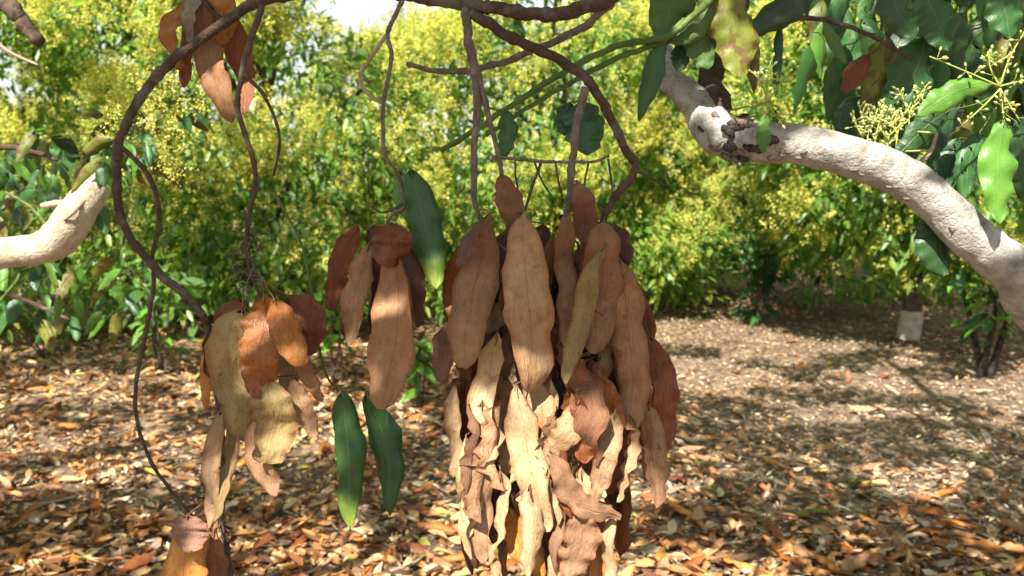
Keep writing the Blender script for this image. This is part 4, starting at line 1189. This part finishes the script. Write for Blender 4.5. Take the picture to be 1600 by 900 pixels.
def build_shade_canopy():
    g = np.random.default_rng(99)
    # candidates over the foreground and over the floor
    n1, n2 = 30000, 50000
    c1 = np.stack([g.uniform(-1.5, 1.3, n1), g.uniform(-1.6, .6, n1), g.uniform(2.35, 3.1, n1)], 1)
    c2 = np.stack([g.uniform(-5.5, 5.0, n2), g.uniform(-.2, 6.3, n2), g.uniform(2.9, 3.9, n2)], 1)
    c = np.vstack([c1, c2])
    n = len(c)
    ax = unit(g.normal(size=(n, 3)) + np.array([0, 0, -.5]))
    nr = unit(g.normal(0, .5, (n, 3)) + np.array([0, 0, 1.0]))
    L = np.r_[g.uniform(.07, .12, n1), g.uniform(.10, .17, n2)]
    sd = unit(np.cross(ax, nr))
    keep = np.ones(n, bool)
    # out of the picture
    for t in (0, .5, 1.0):
        px, py, d = proj(c + ax * (L * t)[:, None])
        keep &= ~((d > 0.05) & (px > -60) & (px < 1660) & (py > -45) & (py < 1000))
    keep &= np.linalg.norm(c - CAM, axis=1) > .7
    # gaps through which the sun reaches the lit patches
    infg = np.zeros(n, bool)
    for t, s in ((0, 0), (.3, 0), (.6, 0), (1, 0), (.4, 1), (.4, -1)):
        p = c + ax * (L * t)[:, None] + sd * (L * .18 * s)[:, None]
        px, py, _ = project_plane(p, .93)
        keep &= ~(in_ell(px, py, LITFG) & (px < 1080))
        qx, qy, _ = project_plane(p, 1.13)
        keep &= ~(in_ell(qx, qy, LITLIMB) & (qx > 1060))
        infg |= (qx > 1000) & (qx < 1750) & (qy > -150) & (qy < 600)
        infg |= (px > 100) & (px < 1700) & (py > -150) & (py < 960)
        px, py, _ = project_plane(p, 2.1)
        keep &= ~in_ell(px, py, LITFAR)
        px, py, _ = project_plane(p, 1.4)
        keep &= ~in_ell(px, py, [(1430, 30, 60, 40), (1500, 200, 40, 40)])
    # dapples on the floor
    k = c[:, 2] / SUN[2]
    gp = c - SUN * k[:, None]
    sn = shade_noise(gp[:, 0], gp[:, 1])
    px, py, _ = proj(gp)
    sn = sn - 2.2 * in_ell(px, py, GLIT) + 2.5 * in_ell(px, py, GDARK)
    keep &= infg | (sn > .1 + g.normal(0, .12, n))
    keep[:n1] &= infg[:n1]
    c, ax, nr, L = c[keep], ax[keep], nr[keep], L[keep]
    V, T, rr = mass_leaves(c, ax, nr, L, L * g.uniform(.34, .44, len(L)), g.uniform(.1, .4, len(L)), g.uniform(0, .3, len(L)), np.clip(g.normal(.45, .2, len(L)), 0, 1), 0)
    o = tri_mesh('crown', V, T, M['foliage'], near, TR, rr)
    o['kind'] = 'stuff'
    # limbs carrying it
    top = pth[-1]
    for k, e in enumerate([(-1.2, -.6, 2.9), (-3.8, 1.2, 3.6), (-2.2, 3.0, 3.7), (.8, 4.2, 3.8), (3.6, 3.6, 3.6), (2.0, 5.5, 3.9), (.2, -1.2, 3.0), (-.6, 1.6, 3.3)]):
        e = np.array(e)
        m = top * .5 + e * .5 + [0, 0, .35]
        lp_ = smoothpath([top, m, e], 7)
        pxx, pyy, dd = proj(lp_)
        V, Fc = tube(lp_, np.linspace(.05, .012, len(lp_)), 8, .15, k)
        mesh_obj('limb', V, Fc, M['bark_tree'], near, origin=top)
build_shade_canopy()

# ------------------------------------------------------------------ left tree with the cream limb
TL = np.array([-2.75, 2.0, 0.0])
lt = empty('avocado_tree', TL, label='avocado tree with a thick sunlit cream limb bending upward', cat='tree')
LB = []
pt = smoothpath([TL + [0, 0, -.1], TL + [.02, 0, .5], TL + [0, .05, 1.2], TL + [-.1, .2, 2.2]], 6)
V, Fc = tube(pt, np.linspace(.13, .08, len(pt)), 12, .12, 8)
mesh_obj('trunk', V, Fc, M['bark_tree'], lt, origin=TL)
lp = np.vstack([[TL + [0, 0, .95]], pxpath([(-150, 430, -.05), (-60, 404), (0, 396), (55, 390), (92, 372), (122, 330), (150, 292, .05), (180, 258, .2), (203, 230, .6), (222, 206, 1.2), (245, 178, 2.2), (262, 150, 3.6)], 2.1)])
ql = smoothpath(lp, 6)
cw = np.array([64, 60, 56, 50, 48, 60, 56, 48, 40, 34, 30, 22, 10], float)[:len(lp)]
V, Fc = tube(ql, np.interp(np.linspace(0, 1, len(ql)), np.linspace(0, 1, len(cw)), cw) / 2 / F * 2.1, 16, .09, 2)
ll = mesh_obj('limb', V, Fc, M['bark_cream'], lt, origin=ql[0]); ll['label'] = 'thick cream coloured limb'
LB.append((ll, ql[6:]))
def lb(pts, w0, w1, d=2.1, mat='bark_cream', name='twig'):
    return twig(name, lt, pts, w0, w1, d, mat, 7, .15, None, 9, LB)
lb([(80, 372), (66, 342), (40, 318), (8, 300)], 8, 4, mat='twig_green')
lb([(120, 330), (95, 318), (65, 322)], 14, 9)
lb([(145, 300), (118, 330, -.05), (100, 345, -.05)], 5, 3, mat='bark_grey')
lb([(10, 404), (30, 430), (0, 470), (-30, 500)], 6, 4, mat='twig_green')
stub = [(-40, -60, .1), (10, 5), (35, 35), (64, 66)]
lb(stub, 34, 18, d=1.5, mat='bark_dark', name='branch')
lb([(-30, 40), (10, 78), (60, 102)], 7, 4, d=1.8, mat='twig_pale')
lb([(-150, 300), (-60, 240), (20, 230), (90, 250)], 16, 6, d=2.3, mat='bark_dark', name='branch')
lb([(-150, 420), (-60, 440), (40, 470), (110, 500)], 12, 5, d=2.4, mat='bark_dark', name='branch')
g4 = random.Random(8)
g4n = np.random.default_rng(8)
for i in range(150):
    d = g4.uniform(2.2, 3.9)
    if i % 3: x0, y0 = g4.uniform(-60, 165), g4.uniform(200, 370)
    else: x0, y0 = g4.uniform(-60, 190), g4.uniform(390, 500)
    if 0 < x0 < 200 and i % 3 and y0 > 330: continue
    p = P(x0, y0, d)
    dist, at, o = nearest(p, LB)
    f = g4.choice(['green_bright', 'green', 'green', 'green_dark', 'green_bright', 'green_olive'])
    e = P(x0 + g4.uniform(-40, 45), y0 + g4.uniform(28, 55), d + g4.uniform(-.05, .05))
    hero_leaf('leaf', o, [p, p * .5 + e * .5 + [0, 0, .01], e], g4.uniform(14, 22) / F * d, f, 'green_under', attach=at, stem_mat='twig_green', curl=g4.uniform(.4, 1), yaw=g4.uniform(-.7, .7), seed=4000 + i, nt=8, ns=4)
# leaves and blossom that hide the far end of the cream limb
sp = lb([(150, 292, .05), (190, 215, .1), (240, 170, .15), (300, 140, .25)], 12, 5, d=2.2, mat='bark_grey', name='branch')
sp2 = lb([(160, 280, .0), (215, 258, .05), (270, 235, .1)], 8, 4, d=2.2, mat='twig_green', name='branch')
gs = np.random.default_rng(77)
for i in range(16):
    b0 = P(gs.uniform(150, 215), gs.uniform(215, 262), gs.uniform(1.95, 2.08))
    e0 = b0 + np.array([gs.normal(0, .05), gs.normal(0, .03), -gs.uniform(.04, .1)])
    dist, at, o = nearest(b0, LB, only=[ll, sp, sp2])
    hero_leaf('leaf', o, [b0, b0 * .5 + e0 * .5 + [0, 0, .01], e0], gs.uniform(.022, .034), ['green_bright', 'green_olive', 'green_bright', 'green'][i % 4], 'green', attach=at, stem_mat='twig_green', curl=.7, yaw=gs.uniform(-.7, .7), seed=5200 + i, nt=8, ns=4)
for i in range(46):
    b0 = P(gs.uniform(160, 300), gs.uniform(130, 270), gs.uniform(2.1, 2.5))
    e0 = b0 + np.array([gs.normal(0, .05), gs.normal(0, .04), -gs.uniform(.01, .09)])
    dist, at, o = nearest(b0, LB, only=[ll, sp, sp2])
    hero_leaf('leaf', o, [b0, b0 * .5 + e0 * .5 + [0, 0, .008], e0], gs.uniform(.018, .03), ['green_bright', 'green', 'green_olive'][i % 3], 'green', attach=at, stem_mat='twig_green', curl=.7, yaw=gs.uniform(-.7, .7), seed=5000 + i, nt=7, ns=4)
m_ = 110
ctr = P(225, 205, 2.25)
base = np.array([P(gs.uniform(150, 310), gs.uniform(110, 285), gs.uniform(2.08, 2.45)) for _ in range(m_)])
axp = unit(gs.normal(0, .5, (m_, 3)) + np.array([.2, -.3, .7]))
nf = 46
tl = gs.random((m_, nf))
fp = (base[:, None] + axp[:, None] * (tl * gs.uniform(.05, .09, m_)[:, None])[..., None] + unit(gs.normal(size=(m_, nf, 3))) * ((.006 + .024 * (1 - tl)) * gs.random((m_, nf)) ** .5)[..., None]).reshape(-1, 3)
fs = .0034 * gs.uniform(.7, 1.4, len(fp))
a_ = unit(gs.normal(size=fp.shape)); b_ = unit(np.cross(a_, gs.normal(size=fp.shape)))
a_ *= fs[:, None]; b_ *= fs[:, None]
V = np.stack([fp + a_, fp - a_ * .5 + b_ * .87, fp - a_ * .5 - b_ * .87], 1).reshape(-1, 3)
bl = tri_mesh('blossom', V, np.arange(len(V)).reshape(-1, 3), M['blossom'], lt, TL, np.repeat(np.clip(gs.normal(.5, .2, len(fp)), 0, 1), 3))
bl['kind'] = 'stuff'; bl['label'] = 'yellow green flower panicles'
